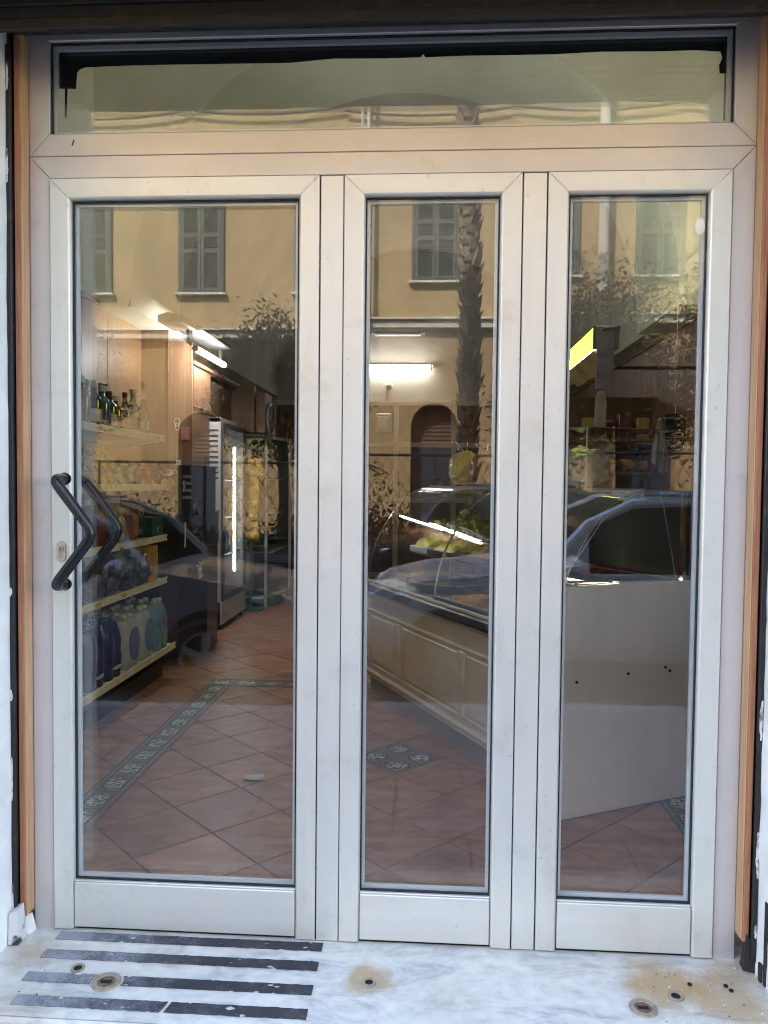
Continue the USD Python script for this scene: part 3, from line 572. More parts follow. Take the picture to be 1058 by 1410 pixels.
# ================================================================== shop walls and vault
XL, XR, XC, RV, ZV = -2.14, 1.98, -.08, 1.81, 2.52
def wall(name, g, mat): return obj(name, g, mat, None, kind='structure', cat='wall', label={'left_wall': 'left wall of the shop', 'right_wall': 'brown panelled right wall of the shop', 'back_wall': 'pale plaster back wall under the vault', 'arch_wall': 'grey wall over the near arch of the vault', 'vaulted_ceiling': 'pale green barrel vault over the shop', 'front_ceiling': 'plaster ceiling just inside the door', 'near_arch': 'greenish underside of the near arch of the vault'}[name])
g = G(); g.box(XL-.2, XL, .06, 8.5, -.05, 4.7); wall('left_wall', g, 'plaster_white')
g = G(); g.box(XR, XR+.2, .06, 8.5, -.05, 4.7); wall('right_wall', g, 'panel_brown')
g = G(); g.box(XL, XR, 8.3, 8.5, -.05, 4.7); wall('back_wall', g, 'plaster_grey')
g = G(); g.box(XL-.2, XR+.2, .0, 3.0, 4.6, 4.8); wall('front_ceiling', g, 'plaster_white')
arc = [(XC+RV*math.cos(t), ZV+RV*math.sin(t)) for t in np.linspace(0, math.pi, 49)]
g = G(); g.ext(Polygon([(XL, 2.45), (XC-RV-.025, 2.45)]+[(XC+(RV)*math.cos(t), ZV+(RV)*math.sin(t)) for t in np.linspace(0, math.pi, 49)][::-1]+[(XC+RV, 2.45), (XR, 2.45), (XR, 4.6), (XL, 4.6)]), 3.0, 3.003, 'y'); wall('arch_wall', g, 'plaster_white')  # thin pale skin stands in for light this face does not receive
g = G(); g.ext(Polygon([(XL, 2.45), (XC-RV, 2.45)]+arc[::-1]+[(XC+RV, 2.45), (XR, 2.45), (XR, 4.6), (XL, 4.6)]), 3.0035, 4.0, 'y'); wall('near_arch', g, 'plaster_green')  # darker plaster holds down the lamp light on this underside
r2 = RV+.06; arc2 = [(XC+r2*math.cos(t), ZV+r2*math.sin(t)) for t in np.linspace(0, math.pi, 49)]
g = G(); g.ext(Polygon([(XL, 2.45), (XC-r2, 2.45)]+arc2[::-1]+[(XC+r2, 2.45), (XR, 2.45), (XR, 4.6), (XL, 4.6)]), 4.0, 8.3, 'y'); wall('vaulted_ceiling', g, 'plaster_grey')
g = G(); g.box(-2.3, -1.0, .075, .13, 2.52, 4.6); g.box(-1, 1, .075, .13, 2.52, 4.6); g.box(1.0, 2.15, .075, .13, -.05, 4.6); g.box(-2.3, -1.0, .075, .13, -.05, 2.52)
obj('inner_front_wall', g, 'plaster_white', None, kind='structure', cat='wall', label='inside face of the shop front round the door')

# wood panelling, pilaster, tall cupboards on the left
pn = thing('wall_panelling', 'orange-brown wood panelling behind the shelves on the left wall', 'panelling', (-2.1, 2, 0), world=True)
ys = [.13, .75, 1.35, 1.95, 2.55, 3.15, 3.778]
for a, b in zip(ys[:-1], ys[1:]):
    g = G(); g.box(-2.14, -2.118, a+.002, b-.002, 0, 2.46, .002); obj('panel', g, 'panel_orange', pn)
g = G(); g.box(-2.14, -2.10, .13, 3.778, 2.46, 2.49); obj('top_trim', g, 'wood_dark', pn)
cb = thing('tall_cupboard', 'tall brown wooden cupboard run with a shiny pale pilaster at its near end', 'cupboard', (-1.9, 4.5, 0), world=True)
g = G(); g.box(-2.14, -1.905, 3.78, 3.80, 0, 2.45); obj('end_panel', g, 'panel_orange', cb)
g = G(); g.box(-1.90, -1.72, 3.772, 3.80, 0, 2.36, .004); obj('pilaster', g, 'panel_pilaster', cb)
g = G(); g.box(-1.908, -1.899, 3.768, 3.79, 0, 2.36, .002); g.box(-1.722, -1.713, 3.768, 3.79, 0, 2.36, .002); obj('pilaster_edge', g, 'wood_dark', cb)
g = G(); g.box(-2.14, -1.725, 3.80, 4.28, 0, 2.185, .004); g.box(-2.14, -1.80, 4.28, 5.20, 1.84, 2.20, .004); obj('carcass', g, 'panel_brown', cb)
for k in range(3):
    g = G(); y = 3.82+.47*k; g.box(-1.80 if k else -1.725, -1.785 if k else -1.712, y, y+.45, 1.86, 2.17, .003); obj('cupboard_door', g, 'panel_brown', cb)
g = G(); g.box(-2.14, -1.70, 3.80, 5.2, 2.19, 2.215, .002); obj('cornice', g, 'wood_dark', cb)
q = G()
for k, (y, z) in enumerate([(3.768, 1.72), (3.768, 1.70)]): q.tube([(-1.83+.02*math.sin(t)*(1 if k else .8), y-.004, z+.05*math.cos(t)*.6+(.035 if k else -.02)) for t in np.linspace(0, 6.2, 14)], .0022, 5)
obj('cord_loop', q, 'paper_white', cb)
q = G(); q.box(-1.80, -1.735, 3.766, 3.77, 1.60, 1.70); obj('notice', q, 'paper_pink', cb)
q = G(); q.box(-1.84, -1.80, 3.766, 3.77, 1.36, 1.44); obj('notice', q, 'paper_white', cb)
# far column with clock
fc = thing('wood_column', 'dark brown wooden column box beside the wall clock', 'column', (-1.62, 5.5, 0), world=True)
g = G(); g.box(-1.80, -1.565, 5.22, 5.30, 1.76, 2.21, .004); g.box(-1.80, -1.47, 5.30, 5.62, 1.76, 2.15, .004); obj('column', g, 'wood_far', fc)
g = G(); g.box(-1.568, -1.563, 5.216, 5.3, 1.76, 2.21); obj('edge', g, 'wood_dark', fc)
ck = thing('wall_clock', 'round wall clock with pale rim on the side of the wooden column', 'clock', (-1.46, 5.5, 1.9), world=True)
g = G(); an = np.linspace(0, 2*np.pi, 30); g.tube([(-1.455, 5.48+.15*math.cos(t), 1.90+.15*math.sin(t)) for t in an], .016, 8); obj('rim', g, 'plastic_grey', ck)
g = G(); g.cyl((-1.47, 5.48, 1.9), (-1.455, 5.48, 1.9), .145, n=30); obj('face', g, 'sign_black', ck)
g = G(); g.bar((-1.452, 5.48, 1.9), (-1.452, 5.53, 1.98), .008, .004, (1, 0, 0)); g.bar((-1.452, 5.48, 1.9), (-1.452, 5.42, 1.93), .008, .004, (1, 0, 0)); obj('hand', g, 'letter_white', ck)

# back wall: framed partition, cctv, intercom, tubes
bp = thing('back_partition', 'low brown panelled partition with cream rails on the back wall', 'partition', (0, 8.25, 0), world=True)
zt = 2.36
g = G()
for x in (-2.0, -.95, -.32, .46, 1.10, 1.75): g.box(x-.035, x+.035, 8.24, 8.30, 0, zt, .003)
for z in (.03, 1.05, 1.80, zt): g.box(-2.0, 1.75, 8.235, 8.295, z-.03, z+.03, .003)
obj('rail', g, 'plaster_cream', bp)
xs_ = (-2.0, -.95, -.32, .46, 1.10, 1.75)
for a, b in zip(xs_[:-1], xs_[1:]):
    for z0, z1 in ((.06, 1.02), (1.08, 1.77), (1.83, zt-.03)):
        g = G(); g.box(a+.036, b-.036, 8.262, 8.285, z0, z1, .002); obj('panel', g, 'panel_brown', bp)
dw = thing('back_doorway', 'dark open doorway at the far left of the back wall', 'doorway', (-1.2, 8.2, 0), world=True)
g = G(); g.box(-1.62, -.95, 8.20, 8.234, .02, 2.08); obj('opening', g, 'dark_hole', dw)
g = G(); g.box(-1.80, -1.62, 8.17, 8.235, 0, 2.2, .004); g.box(-.95, -.86, 8.17, 8.235, 0, 2.2, .004); g.box(-1.80, -.86, 8.165, 8.235, 2.08, 2.22, .004); obj('frame', g, 'wood_far', dw)
cc = thing('security_camera', 'white dome security camera under the lit tube on the back wall', 'camera', (-.42, 8.2, 2.6), world=True)
g = G(); g.ball((-.425, 8.24, 2.595), .052, 2); obj('dome', g, 'plastic_white', cc)
g = G(); g.ball((-.425, 8.20, 2.57), .028, 2); obj('lens', g, 'dark_hole', cc)
g = G(); g.tube([(-.455, 8.285, 2.6), (-.46, 8.285, 2.3), (-.50, 8.28, 2.0), (-.52, 8.28, 1.6)], .007, 6); obj('wire', g, 'cable', cc)
ic = thing('wall_box', 'grey electronic box hanging on the back wall left of the wrapped baskets', 'box', (-.5, 8.2, 2.0), world=True)
g = G(); g.box(-.60, -.38, 8.14, 8.235, 1.95, 2.22, .02); obj('body', g, 'plastic_grey', ic)
g = G(); g.box(-.565, -.43, 8.133, 8.141, 2.02, 2.17, .004); obj('screen', g, 'plastic_white', ic)
def tube_lamp(x0, x1, y, z, lab, lit=True, axis='x', r=.026, mat='tube_white'):
    t = thing('tube_lamp', lab, 'tube lamp', ((x0+x1)/2 if axis == 'x' else y, y if axis == 'x' else (x0+x1)/2, z), world=True)
    P_ = (lambda a, dz, d: (a, y-d, z+dz)) if axis == 'x' else (lambda a, dz, d: (y+d, a, z+dz))
    g = G(); g.cyl(P_(x0, 0, .03), P_(x1, 0, .03), r, n=14); obj('tube', g, mat if lit else 'plastic_white', t)
    g = G()
    if axis == 'x': g.box(x0-.05, x1+.05, y+.02, y+.06, z+.01, z+.05, .006)
    else: g.box(y-.10, y+.09, x0-.05, x1+.05, z+.13, z+.16, .006); g.box(y-.012, y+.012, x0-.03, x0-.02, z+.04, z+.13); g.box(y-.012, y+.012, x1+.02, x1+.03, z+.04, z+.13)
    obj('batten', g, 'plastic_white' if axis == 'x' else 'gasket', t)
    g = G()
    for a in (x0-.03, x1+.02): g.cyl(P_(a, 0, .03), P_(a+.012, 0, .03), r*1.15, n=12)
    obj('end_cap', g, 'plastic_grey', t)
tube_lamp(-.82, .12, 8.20, 2.83, 'lit white tube lamp on the back wall', r=.034)
tube_lamp(-.62, .0, 8.22, 3.28, 'unlit tube lamp higher on the back wall', lit=False, r=.03)
tube_lamp(3.48, 4.20, -1.62, 2.25, 'lit white tube lamp above the left cupboard run', axis='y', r=.022, mat='tube_left')
g_ = thing('lamp_hood', 'bronze lamp hood with clips at the near end of the left tube lamp', 'lamp hood', (-1.65, 3.3, 2.4), world=True)
g = G(); g.add(*hull([(x, y, z) for x in (-1.75, -1.57) for y in (3.12, 3.45) for z in (2.375, 2.42)]+[(-1.70, 3.18, 2.455), (-1.61, 3.42, 2.455)])); obj('hood', g, 'wood_dark', g_)
for y in (3.37, 3.425):
    g = G(); g.box(-1.63, -1.605, y, y+.02, 2.27, 2.376, .003); obj('clip', g, 'chrome', g_)

# ================================================================== shelves on the left
gd = thing('shop_shelves', 'cream metal shop shelving with five shelves along the left wall', 'shelves', (-1.8, 1.7, 0), world=True)
Y0, Y1 = .30, 2.82
SH = [(.205, -1.515, 2.79), (.625, -1.585, 2.83), (.905, -1.585, 2.83), (1.235, -1.585, 2.83), (1.545, -1.585, 2.79)]
for z, x, ye in SH:
    g = G(); g.box(-2.06, x-.004, Y0, ye, z-.012, z+.012, .002); s_ = obj('shelf', g, 'shelf_cream', gd)
    for a, b in ((Y0, 1.86), (1.866, ye)):
        g = G(); g.box(x-.006, x+.003, a, b, z-.018, z+.022, .003); g.box(x+.002, x+.006, a, b, z+.014, z+.022, .001); g.box(x+.002, x+.006, a, b, z-.018, z-.011, .001); obj('price_rail', g, 'shelf_cream', s_)
g = G(); g.box(-2.10, -2.065, Y0, 2.83, 0, 1.50); obj('back_panel', g, 'shelf_cream', gd)
for k, (z, x, ye) in enumerate(SH):
    for y in np.arange(1.35+.07*k, ye-.1, .33):
        g = G(); g.box(x+.0062, x+.0072, y, y+.07, z-.009, z+.013); obj('price_tag', g, 'paper_white' if (k+int(y*10)) % 3 else 'paper_yellow', gd)
for y in (Y0, 1.55, 2.80):
    g = G(); g.box(-2.065, -2.03, y, y+.03, 0, 1.75, .002)
    for z, x, ye in SH: g.add(*hull([(-2.05, y+.005, z-.014), (x-.03, y+.005, z-.014), (-2.05, y+.005, z-.09), (-2.05, y+.009, z-.014), (x-.03, y+.009, z-.014), (-2.05, y+.009, z-.09)]))
    obj('upright', g, 'shelf_cream', gd)
g = G(); g.box(-2.06, -1.60, Y0, 2.79, 0, .10); obj('plinth', g, 'trim_black', gd)

def bottle(x, y, z, h, r, body, cap, lab, label=None, kind='spirit', fill=None):
    t = thing('bottle', lab, 'bottle', (x, y, z), rng.uniform(0, 6), group='bottles on the top shelf')
    if kind == 'spirit': pr = [(.0001, 0), (r*.95, 0), (r, .01), (r, h*.60), (r*.9, h*.66), (r*.38, h*.76), (r*.36, h*.90), (r*.0001+.001, h*.90)]
    else: pr = [(.0001, 0), (r*.95, 0), (r, .01), (r, h*.48), (r*.92, h*.56), (r*.48, h*.70), (r*.36, h*.80), (r*.34, h*.97), (.001, h*.97)]
    g = G(); g.rev(pr, n=18); obj('glass', g, body, t, smooth=50)
    g = G()
    if cap == 'foil': g.rev([(r*.62, h*.66), (r*.40, h*.78), (r*.40, h*.90), (r*.52, h*.93), (r*.52, h), (.001, h*1.005)], n=14)
    else: g.rev([(r*.42, h*.86), (r*.44, h), (.001, h*1.002)], n=14)
    obj('cap', g, cap, t)
    if label:
        g = G(); an = np.linspace(-1.2, 1.2, 12)-t.GetCustomData().get('a', 0); a0 = 0; hb = .40 if kind == 'spirit' else .34
        for q0, q1 in zip(np.linspace(0, 5.4, 15)[:-1], np.linspace(0, 5.4, 15)[1:]):
            rr = r+.0008; g.add([(rr*math.cos(q0), rr*math.sin(q0), h*.12), (rr*math.cos(q1), rr*math.sin(q1), h*.12), (rr*math.cos(q1), rr*math.sin(q1), h*hb), (rr*math.cos(q0), rr*math.sin(q0), h*hb)], [(0, 1, 2, 3)])
        obj('label', g, label, t)
zt = 1.558
B = [(-1.66, 1.78, .255, .040, 'bottle_amber', 'cap_white', 'amber bottle with pale cap, nearest the door on the top shelf', None, 'spirit'),
     (-1.80, 1.86, .275, .040, 'glass_dark', 'cap_dark', 'tall dark bottle with dark cap behind the amber one', None, 'wine'),
     (-1.66, 1.91, .245, .041, 'glass_dark', 'cap_white', 'dark bottle with pale cap left of the blue bottles', 'paper_white', 'spirit'),
     (-1.66, 2.015, .235, .043, 'glass_blue', 'cap_white', 'bright blue bottle with white cap on the top shelf', None, 'spirit'),
     (-1.80, 2.03, .29, .040, 'glass_navy', 'cap_dark', 'navy bottle with dark cap behind the bright blue one', None, 'wine'),
     (-1.66, 2.115, .215, .041, 'glass_navy', 'cap_dark', 'navy bottle right of the bright blue one', 'paper_white', 'spirit'),
     (-1.82, 2.17, .29, .042, 'glass_dark', 'cap_dark', 'black bottle at the back behind the navy ones', None, 'wine'),
     (-1.67, 2.21, .20, .046, 'glass_brown', 'cap_white', 'short brown bottle with white cap and round label', 'paper_pink', 'spirit'),
     (-1.76, 2.28, .265, .045, 'glass_dark', 'cap_white', 'dark bottle with big white cap behind the short brown one', 'paper_white', 'spirit'),
     (-1.66, 2.335, .235, .036, 'glass_green', 'cap_dark', 'slim green bottle with a yellow label', 'paper_yellow', 'wine'),
     (-1.80, 2.39, .29, .038, 'glass_dark', 'cap_dark', 'dark wine bottle behind the yellow-labelled one', None, 'wine'),
     (-1.66, 2.46, .268, .043, 'glass_green', 'foil', 'sparkling wine bottle with silver foil neck', 'paper_pink', 'wine'),
     (-1.66, 2.615, .262, .037, 'glass_pale', 'cap_white', 'pale clear wine bottle with white label at the right end', 'paper_white', 'wine')]
for k in range(9):
    y = 1.72+.105*k; B.append((-1.90, y, .28+.02*(k % 3), .038, ['glass_dark', 'glass_brown', 'glass_green', 'glass_navy'][k % 4], ['cap_white', 'cap_dark', 'foil'][k % 3], f"{['dark', 'brown', 'green', 'navy'][k % 4]} bottle in the back row of the top shelf, {['first', 'second', 'third', 'fourth', 'fifth', 'sixth', 'seventh', 'eighth', 'ninth'][k]} from the door", 'paper_white' if k % 2 else None, 'wine'))
for b in B: bottle(b[0], b[1], zt, b[2], b[3], b[4], b[5], b[6], b[7], b[8])
def tin(x, y, z, r, h, mat, lid, lab, cat='tin', grp='jars and tins on the second shelf'):
    t = thing(cat, lab, cat, (x, y, z), 0, grp)
    g = G(); g.rev([(.0001, 0), (r, 0), (r*1.02, .004), (r, .01), (r, h*.9), (r*.93, h*.93)], n=14); obj('body', g, mat, t)
    g = G(); g.rev([(r*.95, h*.9), (r*.97, h), (.001, h)], n=14); obj('lid', g, lid, t)
k = 0; z2 = 1.248
ordn = ['first', 'second', 'third', 'fourth', 'fifth', 'sixth', 'seventh', 'eighth']
for i in range(4):
    for lvl in range(3 if i < 3 else 2):
        tin(-1.66, 1.80+.092*i, z2+.075*lvl, .042, .073, 'tin_yellow', 'tin_steel', f'yellow tin in the {ordn[i]} stack from the door, {["bottom", "middle", "top"][lvl]} one')
for i in range(4):
    tin(-1.66, 2.19+.088*i, z2, .040, .125 if i % 2 else .105, ['jar_white', 'jar_green', 'jar_white', 'jar_red'][i], ['lid_white', 'lid_gold', 'lid_white', 'lid_gold'][i], ['white-labelled jar right of the yellow tins', 'tall jar of green preserves with gold lid', 'white-labelled jar in the middle of the second shelf', 'tall jar of red preserves with gold lid'][i], 'jar')
for i in range(3): tin(-1.66, 2.56+.085*i, z2, .038, .14, ['tin_red', 'jar_red', 'tin_red'][i], 'lid_gold', ['red tin third from the right end of the shelf', 'red jar between two red tins', 'red tin at the right end of the shelf'][i])
for i in range(5): tin(-1.80, 1.86+.19*i, z2, .045, .16, ['jar_green', 'tin_red', 'jar_white', 'jar_green', 'jar_red'][i], 'lid_gold', f'{["green", "red", "white", "green", "red"][i]} jar in the back row, {ordn[i]} from the door', 'jar')
# shelf below: red bottles, packets, green box
def pouch(x, y, z, sx, sy, sz, mat, seed):
    t = trimesh.creation.icosphere(3, 1.0); v = np.array(t.vertices); v = np.sign(v)*np.abs(v)**.62*[sx/2, sy/2, sz/2]
    v += (meshkit.fbm(v*22+seed*7.3, 3, seed)-.5)[:, None]*np.array(t.vertices)*.05*min(1, sy*6); v[:, 2] -= v[:, 2].min(); return v+[x, y, z], np.array(t.faces)
z3 = .918
for i in range(4):
    y = 1.62+.13*i; t = thing('bottle', ['dark red bottle nearest the door on the third shelf', 'dark red bottle second along the third shelf', 'dark brown bottle third along the third shelf', 'dark red bottle beside the packets on the third shelf'][i], 'bottle', (-1.68, y, z3), 0, 'bottles on the third shelf')
    g = G(); g.rev([(.0001, 0), (.042, 0), (.044, .15), (.016, .20), (.016, .24), (.001, .24)], n=14); obj('glass', g, 'bag_red' if i != 2 else 'glass_brown', t); g = G(); g.rev([(.018, .225), (.018, .255), (.001, .256)], n=12); obj('cap', g, 'cap_white', t)
PK = [('bag_black', 'dark crinkled packet'), ('bag_yellow', 'yellow packet'), ('wrap_brown', 'brown packet'), ('jar_red', 'red speckled packet'), ('bag_black', 'black packet')]
for i, (m, l) in enumerate(PK):
    obj('packet', pouch(-1.69, 2.13+.10*i, z3, .14, .09, .19-.02*(i % 2), m, i), m, None, smooth=True, label=l+' on the third shelf, '+ordn[i]+' after the bottles', cat='packet', group='packets on the third shelf')
t = thing('green_box', 'dark green box at the right end of the third shelf', 'box', (-1.66, 2.70, z3), world=True)
g = G(); g.box(-1.80, -1.60, 2.62, 2.81, z3, z3+.125, .003); obj('carton', g, 'box_green', t); g = G(); g.box(-1.5996, -1.5985, 2.70, 2.715, z3+.03, z3+.065); obj('mark', g, 'letter_white', t)
# shelf with black crinkly bags and the yellow carton
z4 = .638
for i in range(13):
    x, y, dz = (-1.66-.13*(i % 3 == 2), 1.55+.075*i+.02*(i % 2), .075*(i % 3 == 1)); 
    obj('snack_bag', pouch(x, y, z4+dz, .20, .11, .15+.05*rng.random(), 'bag_black', 20+i), 'bag_black', None, smooth=True, label='crinkled dark snack bag in the heap on the fourth shelf', cat='bag', group='dark snack bags on the fourth shelf') if i else obj('snack_bag', pouch(-1.63, 1.64, z4, .10, .055, .2, 'bag_red', 3), 'bag_red', None, smooth=True, label='dark red bag standing near the door on the fourth shelf', cat='bag')
t = thing('yellow_carton', 'yellow carton standing at the right end of the fourth shelf', 'carton', (-1.66, 2.66, z4), world=True)
g = G(); g.box(-1.76, -1.61, 2.58, 2.74, z4, z4+.225, .003); obj('carton', g, 'box_yellow', t); g = G(); g.box(-1.6095, -1.6085, 2.69, 2.735, z4+.02, z4+.21); obj('side_print', g, 'wrap_yellow', t)
g = G()
for k in range(9): g.box(-1.6095, -1.6085, 2.595, 2.665+.01*(k % 3), z4+.05+.016*k, z4+.055+.016*k)
obj('print_line', g, 'panel_orange', t)
# packs of bottles on the bottom shelf
def pack(x, y, z, dy, h, film, necks, lab, panel=None, ang=0.0):
    t = thing('bottle_pack', lab, 'bottle pack', (x, y, z), ang, 'shrink-wrapped packs of water on the bottom shelf')
    r = dy/4; cs = [(-(i+.5)*2*r, (j-.5)*2*r) for i in range(3) for j in range(2)]
    poly = None
    for cx, cy in cs:
        p = Point(cx, cy).buffer(r*1.03, 10); poly = p if poly is None else poly.union(p)
    poly = poly.convex_hull.buffer(.004).intersection(poly.buffer(r*1.6).buffer(-r*1.5))
    g = G(); n = 7; base = np.array(poly.simplify(.001).exterior.coords)[:-1]; c0 = base.mean(0); rows = []
    for k in range(n):
        tt = k/(n-1); sc = 1.0 if tt < .62 else 1-.16*((tt-.62)/.38)**2.2
        b = (base-c0)*sc+c0; w = (meshkit.noise(np.stack([b[:, 0]*40, b[:, 1]*40, b[:, 0]*0+tt*9], 1), 3)-.5)*.008
        rows.append(np.column_stack([b[:, 0]+w, b[:, 1]+w, np.full(len(b), h*.90*tt)]))
    v = np.vstack(rows+[rows[-1].mean(0)[None]+[0, 0, .01]]); m = len(base); i = np.arange(m); j = (i+1) % m; F = []
    for k in range(n-1): F += [np.stack([k*m+i, k*m+j, (k+1)*m+j], 1), np.stack([k*m+i, (k+1)*m+j, (k+1)*m+i], 1)]
    F.append(np.stack([(n-1)*m+i, (n-1)*m+j, np.full(m, n*m)], 1)); g.add(v, np.vstack(F)); obj('film', g, film, t, smooth=50)
    for cx, cy in cs:
        g = G(); g.rev([(r*.6, h*.82), (r*.4, h*.89), (r*.26, h*.93), (r*.28, h*.96)], (cx*.80, cy*.80, 0), 12); b = obj('bottle_neck', g, necks, t)
        g = G(); g.rev([(r*.32, h*.95), (r*.32, h), (.001, h)], (cx*.80, cy*.80, 0), 12); obj('cap', g, 'cap_white' if necks == 'pack_clear' else 'label_blue', b)
    g = G(); g.tube([(-r*1.0, -r*1.1, h*.84), (-r*1.2, -r*.5, h*.99), (-r*1.2, r*.5, h*1.0), (-r*1.0, r*1.1, h*.84)], .004, 6); obj('carry_strap', g, 'letter_white', t)
    for pm_, z0, z1, w in (panel or []):
        el = [(w*math.cos(a), (z0+z1)/2+(z1-z0)/2*math.sin(a)) for a in np.linspace(0, 6.28, 25)[:-1]]
        g = G(); g.ext(Polygon(el), .0, .004, 'x'); v, f = g.arrays(); v[:, 0] += .006+np.abs(np.cos(v[:, 1]/r*1.2))*.004; obj('print', (v, f), pm_, t)
    return t
zb = .217
pack(-1.535, 1.36, zb, .19, .32, 'pack_navy', 'pack_clear', 'dark blue water pack with clear necks nearest the door on the bottom shelf')
pack(-1.535, 1.68, zb, .195, .325, 'pack_navy', 'pack_navy', 'dark blue water pack, nearest of the dark ones', [('pack_pale', .05, .07, .05)], .05)
pack(-1.535, 1.89, zb, .19, .33, 'pack_navy', 'pack_navy', 'dark blue water pack beside the white ones', [('pack_pale', .05, .07, .05)], -.03)
pack(-1.535, 2.14, zb, .20, .30, 'pack_white', 'pack_clear', 'white film water pack with blue oval, nearer one', [('label_blue', .04, .23, .070)], .0)
pack(-1.535, 2.37, zb, .20, .31, 'pack_white', 'pack_clear', 'white film water pack with blue oval, farther one', [('label_blue', .04, .24, .070)], .04)
pack(-1.535, 2.62, zb, .21, .315, 'pack_aqua', 'pack_clear', 'pale blue and green water pack at the far end of the shelf', [('red_food', .15, .20, .022), ('label_green', .02, .09, .05)], .02)

# black vending machine and things on it
vm = thing('coffee_machine', 'tall black coffee vending machine at the end of the shelves', 'vending machine', (-1.75, 3.5, 0), world=True)
pl = [(-2.0, 3.02), (-1.70, 3.02), (-1.655, 3.26), (-1.50, 3.46), (-1.50, 3.74), (-2.0, 3.74)]
g = G(); g.ext(Polygon(pl).buffer(-.01).buffer(.01), .02, 1.0, 'z'); obj('cabinet', g, 'black_machine', vm)
g = G(); g.ext(Polygon(pl).buffer(-.02), 0, .02, 'z'); obj('base', g, 'trim_black', vm)
g = G(); g.ext(Polygon(pl).buffer(-.03).buffer(.02), 1.0, 1.39, 'z'); obj('dispenser', g, 'black_machine', vm)
ux, uy = .155/.252, .20/.252                                     # along the slanted face
def slant(a, z, d=.004): return np.array([-1.655+ux*a+uy*d, 3.26+uy*a-ux*d, z])
g = G()
for k in range(4): g.bar(slant(.04, 1.16+.05*k), slant(.11, 1.16+.05*k), .012, .022, (0, 0, 1))
obj('selection_button', g, 'plastic_grey', vm)
g = G(); g.bar(slant(.13, 1.12, .02), slant(.13, 1.02, .02), .012, .012, (1, 0, 0)); g.tube([slant(.13, 1.13, 0), slant(.13, 1.13, .03), slant(.13, 1.09, .03)], .01, 8); obj('spout', g, 'chrome', vm)
g = G(); g.bar(slant(.05, 1.20), slant(.05, 1.28), .035, .004, (1, 0, 0)); obj('price_tag', g, 'paper_white', vm)
g = G(); g.bar(slant(.06, .80), slant(.06, .98, .006), .03, .003, (1, 0, 0)); obj('paper_slip', g, 'paper_white', vm)
g = G()
g.tube([slant(.18+.012*math.cos(t), .70+.03*math.sin(t), .012) for t in np.linspace(0, 6.3, 14)], .004, 6); obj('key_ring', g, 'chrome', vm)
g = G(); g.ball(slant(.175, .635, .012), .022, 1, (1, .5, 1)); g.ball(slant(.175, .59, .012), .026, 1, (1, .5, 1.1)); g.ball(slant(.16, .66, .012), .008, 1); g.ball(slant(.19, .66, .012), .008, 1); obj('key_fob', g, 'cap_white', vm)
ct = thing('cup_sign', 'beige cut-out sign of a cup and a heart above the shelf end', 'sign', (-1.6, 2.9, 1.3), world=True)
g = G(); c_ = affinity.scale(Point(0, 0).buffer(1, 20), .042, .026); c2 = affinity.translate(Point(0, 0).buffer(.016).difference(Point(0, 0).buffer(.010)), .050, .002)
g.ext(affinity.translate(c_.union(c2), -1.62, 1.335), 2.935, 2.943, 'y'); obj('cup', g, 'tissue', ct)
g = G(); g.ext(affinity.translate(affinity.scale(Point(0, 0).buffer(1, 20), .026, .015), -1.622, 1.337), 2.932, 2.9345, 'y'); obj('coffee', g, 'print_brown', ct)
hrt = Point(-.022, .012).buffer(.025).union(Point(.022, .012).buffer(.025)).union(Polygon([(-.045, .005), (.045, .005), (0, -.045)]))
g = G(); g.ext(affinity.translate(hrt, -1.615, 1.255), 2.935, 2.943, 'y'); obj('heart', g, 'print_pink', ct)
g = G(); g.box(-1.62, -1.612, 2.944, 2.95, 1.21, 1.36); g.box(-1.64, -1.60, 2.944, 2.99, 1.2, 1.215); obj('stand', g, 'trim_black', ct)
cl_ = obj('cloth_bundle', pouch(-1.70, 2.80, 1.248, .10, .10, .075, 'cloth_grey', 5), 'tissue', None, smooth=True, label='white folded cloth at the end of the jar shelf', cat='cloth')

# fridges at the left back
fr_ = thing('drinks_fridge', 'grey drinks fridge with dark blue foot and a lit strip behind its glass door', 'fridge', (-1.83, 4.75, 0), world=True)
g = G(); g.box(-2.08, -1.64, 4.315, 4.34, .24, 1.82, .004); g.box(-2.08, -2.05, 4.34, 5.16, .24, 1.82); g.box(-2.08, -1.64, 5.135, 5.16, .24, 1.82, .004); g.box(-2.08, -1.64, 4.315, 5.16, 1.78, 1.82, .004); obj('cabinet', g, 'fridge_grey', fr_)
g = G(); g.box(-2.08, -1.645, 4.32, 5.155, .03, .24, .004); obj('foot', g, 'navy', fr_)
g = G(); g.box(-1.645, -1.625, 4.32, 5.155, .05, .24, .003); obj('kick_plate', g, 'fridge_grey', fr_)
g = G(); v, f = ring(4.335, 5.14, .25, 1.78, .045, 0, .02).arrays(); v = np.stack([-1.64+v[:, 1], v[:, 0], v[:, 2]], 1); obj('door_frame', (v, f), 'fridge_dark', fr_)
g = G(); g.box(-1.634, -1.628, 4.38, 5.095, .295, 1.735); obj('door_glass', g, 'thin_glass', fr_)
g = G(); g.box(-1.664, -1.652, 4.80, 4.83, .45, 1.60); obj('light_holder', g, 'plastic_white', fr_)
g = G()
for k in range(58): g.box(-1.650, -1.640, 4.803, 4.827, .455+.0196*k, .455+.0196*k+.0165)
obj('light_strip', g, 'led_white', fr_)
for z in (.62, .95, 1.28):
    g = G(); g.box(-2.04, -1.67, 4.36, 5.12, z, z+.012); obj('fridge_shelf', g, 'plastic_grey', fr_)
g = G(); g.tube(bend([(-1.66, 4.312, 1.02), (-1.66, 4.27, 1.02), (-1.66, 4.27, .86), (-1.66, 4.312, .86)], .02), .012, 8); obj('side_handle', g, 'gasket', fr_)
g = G()
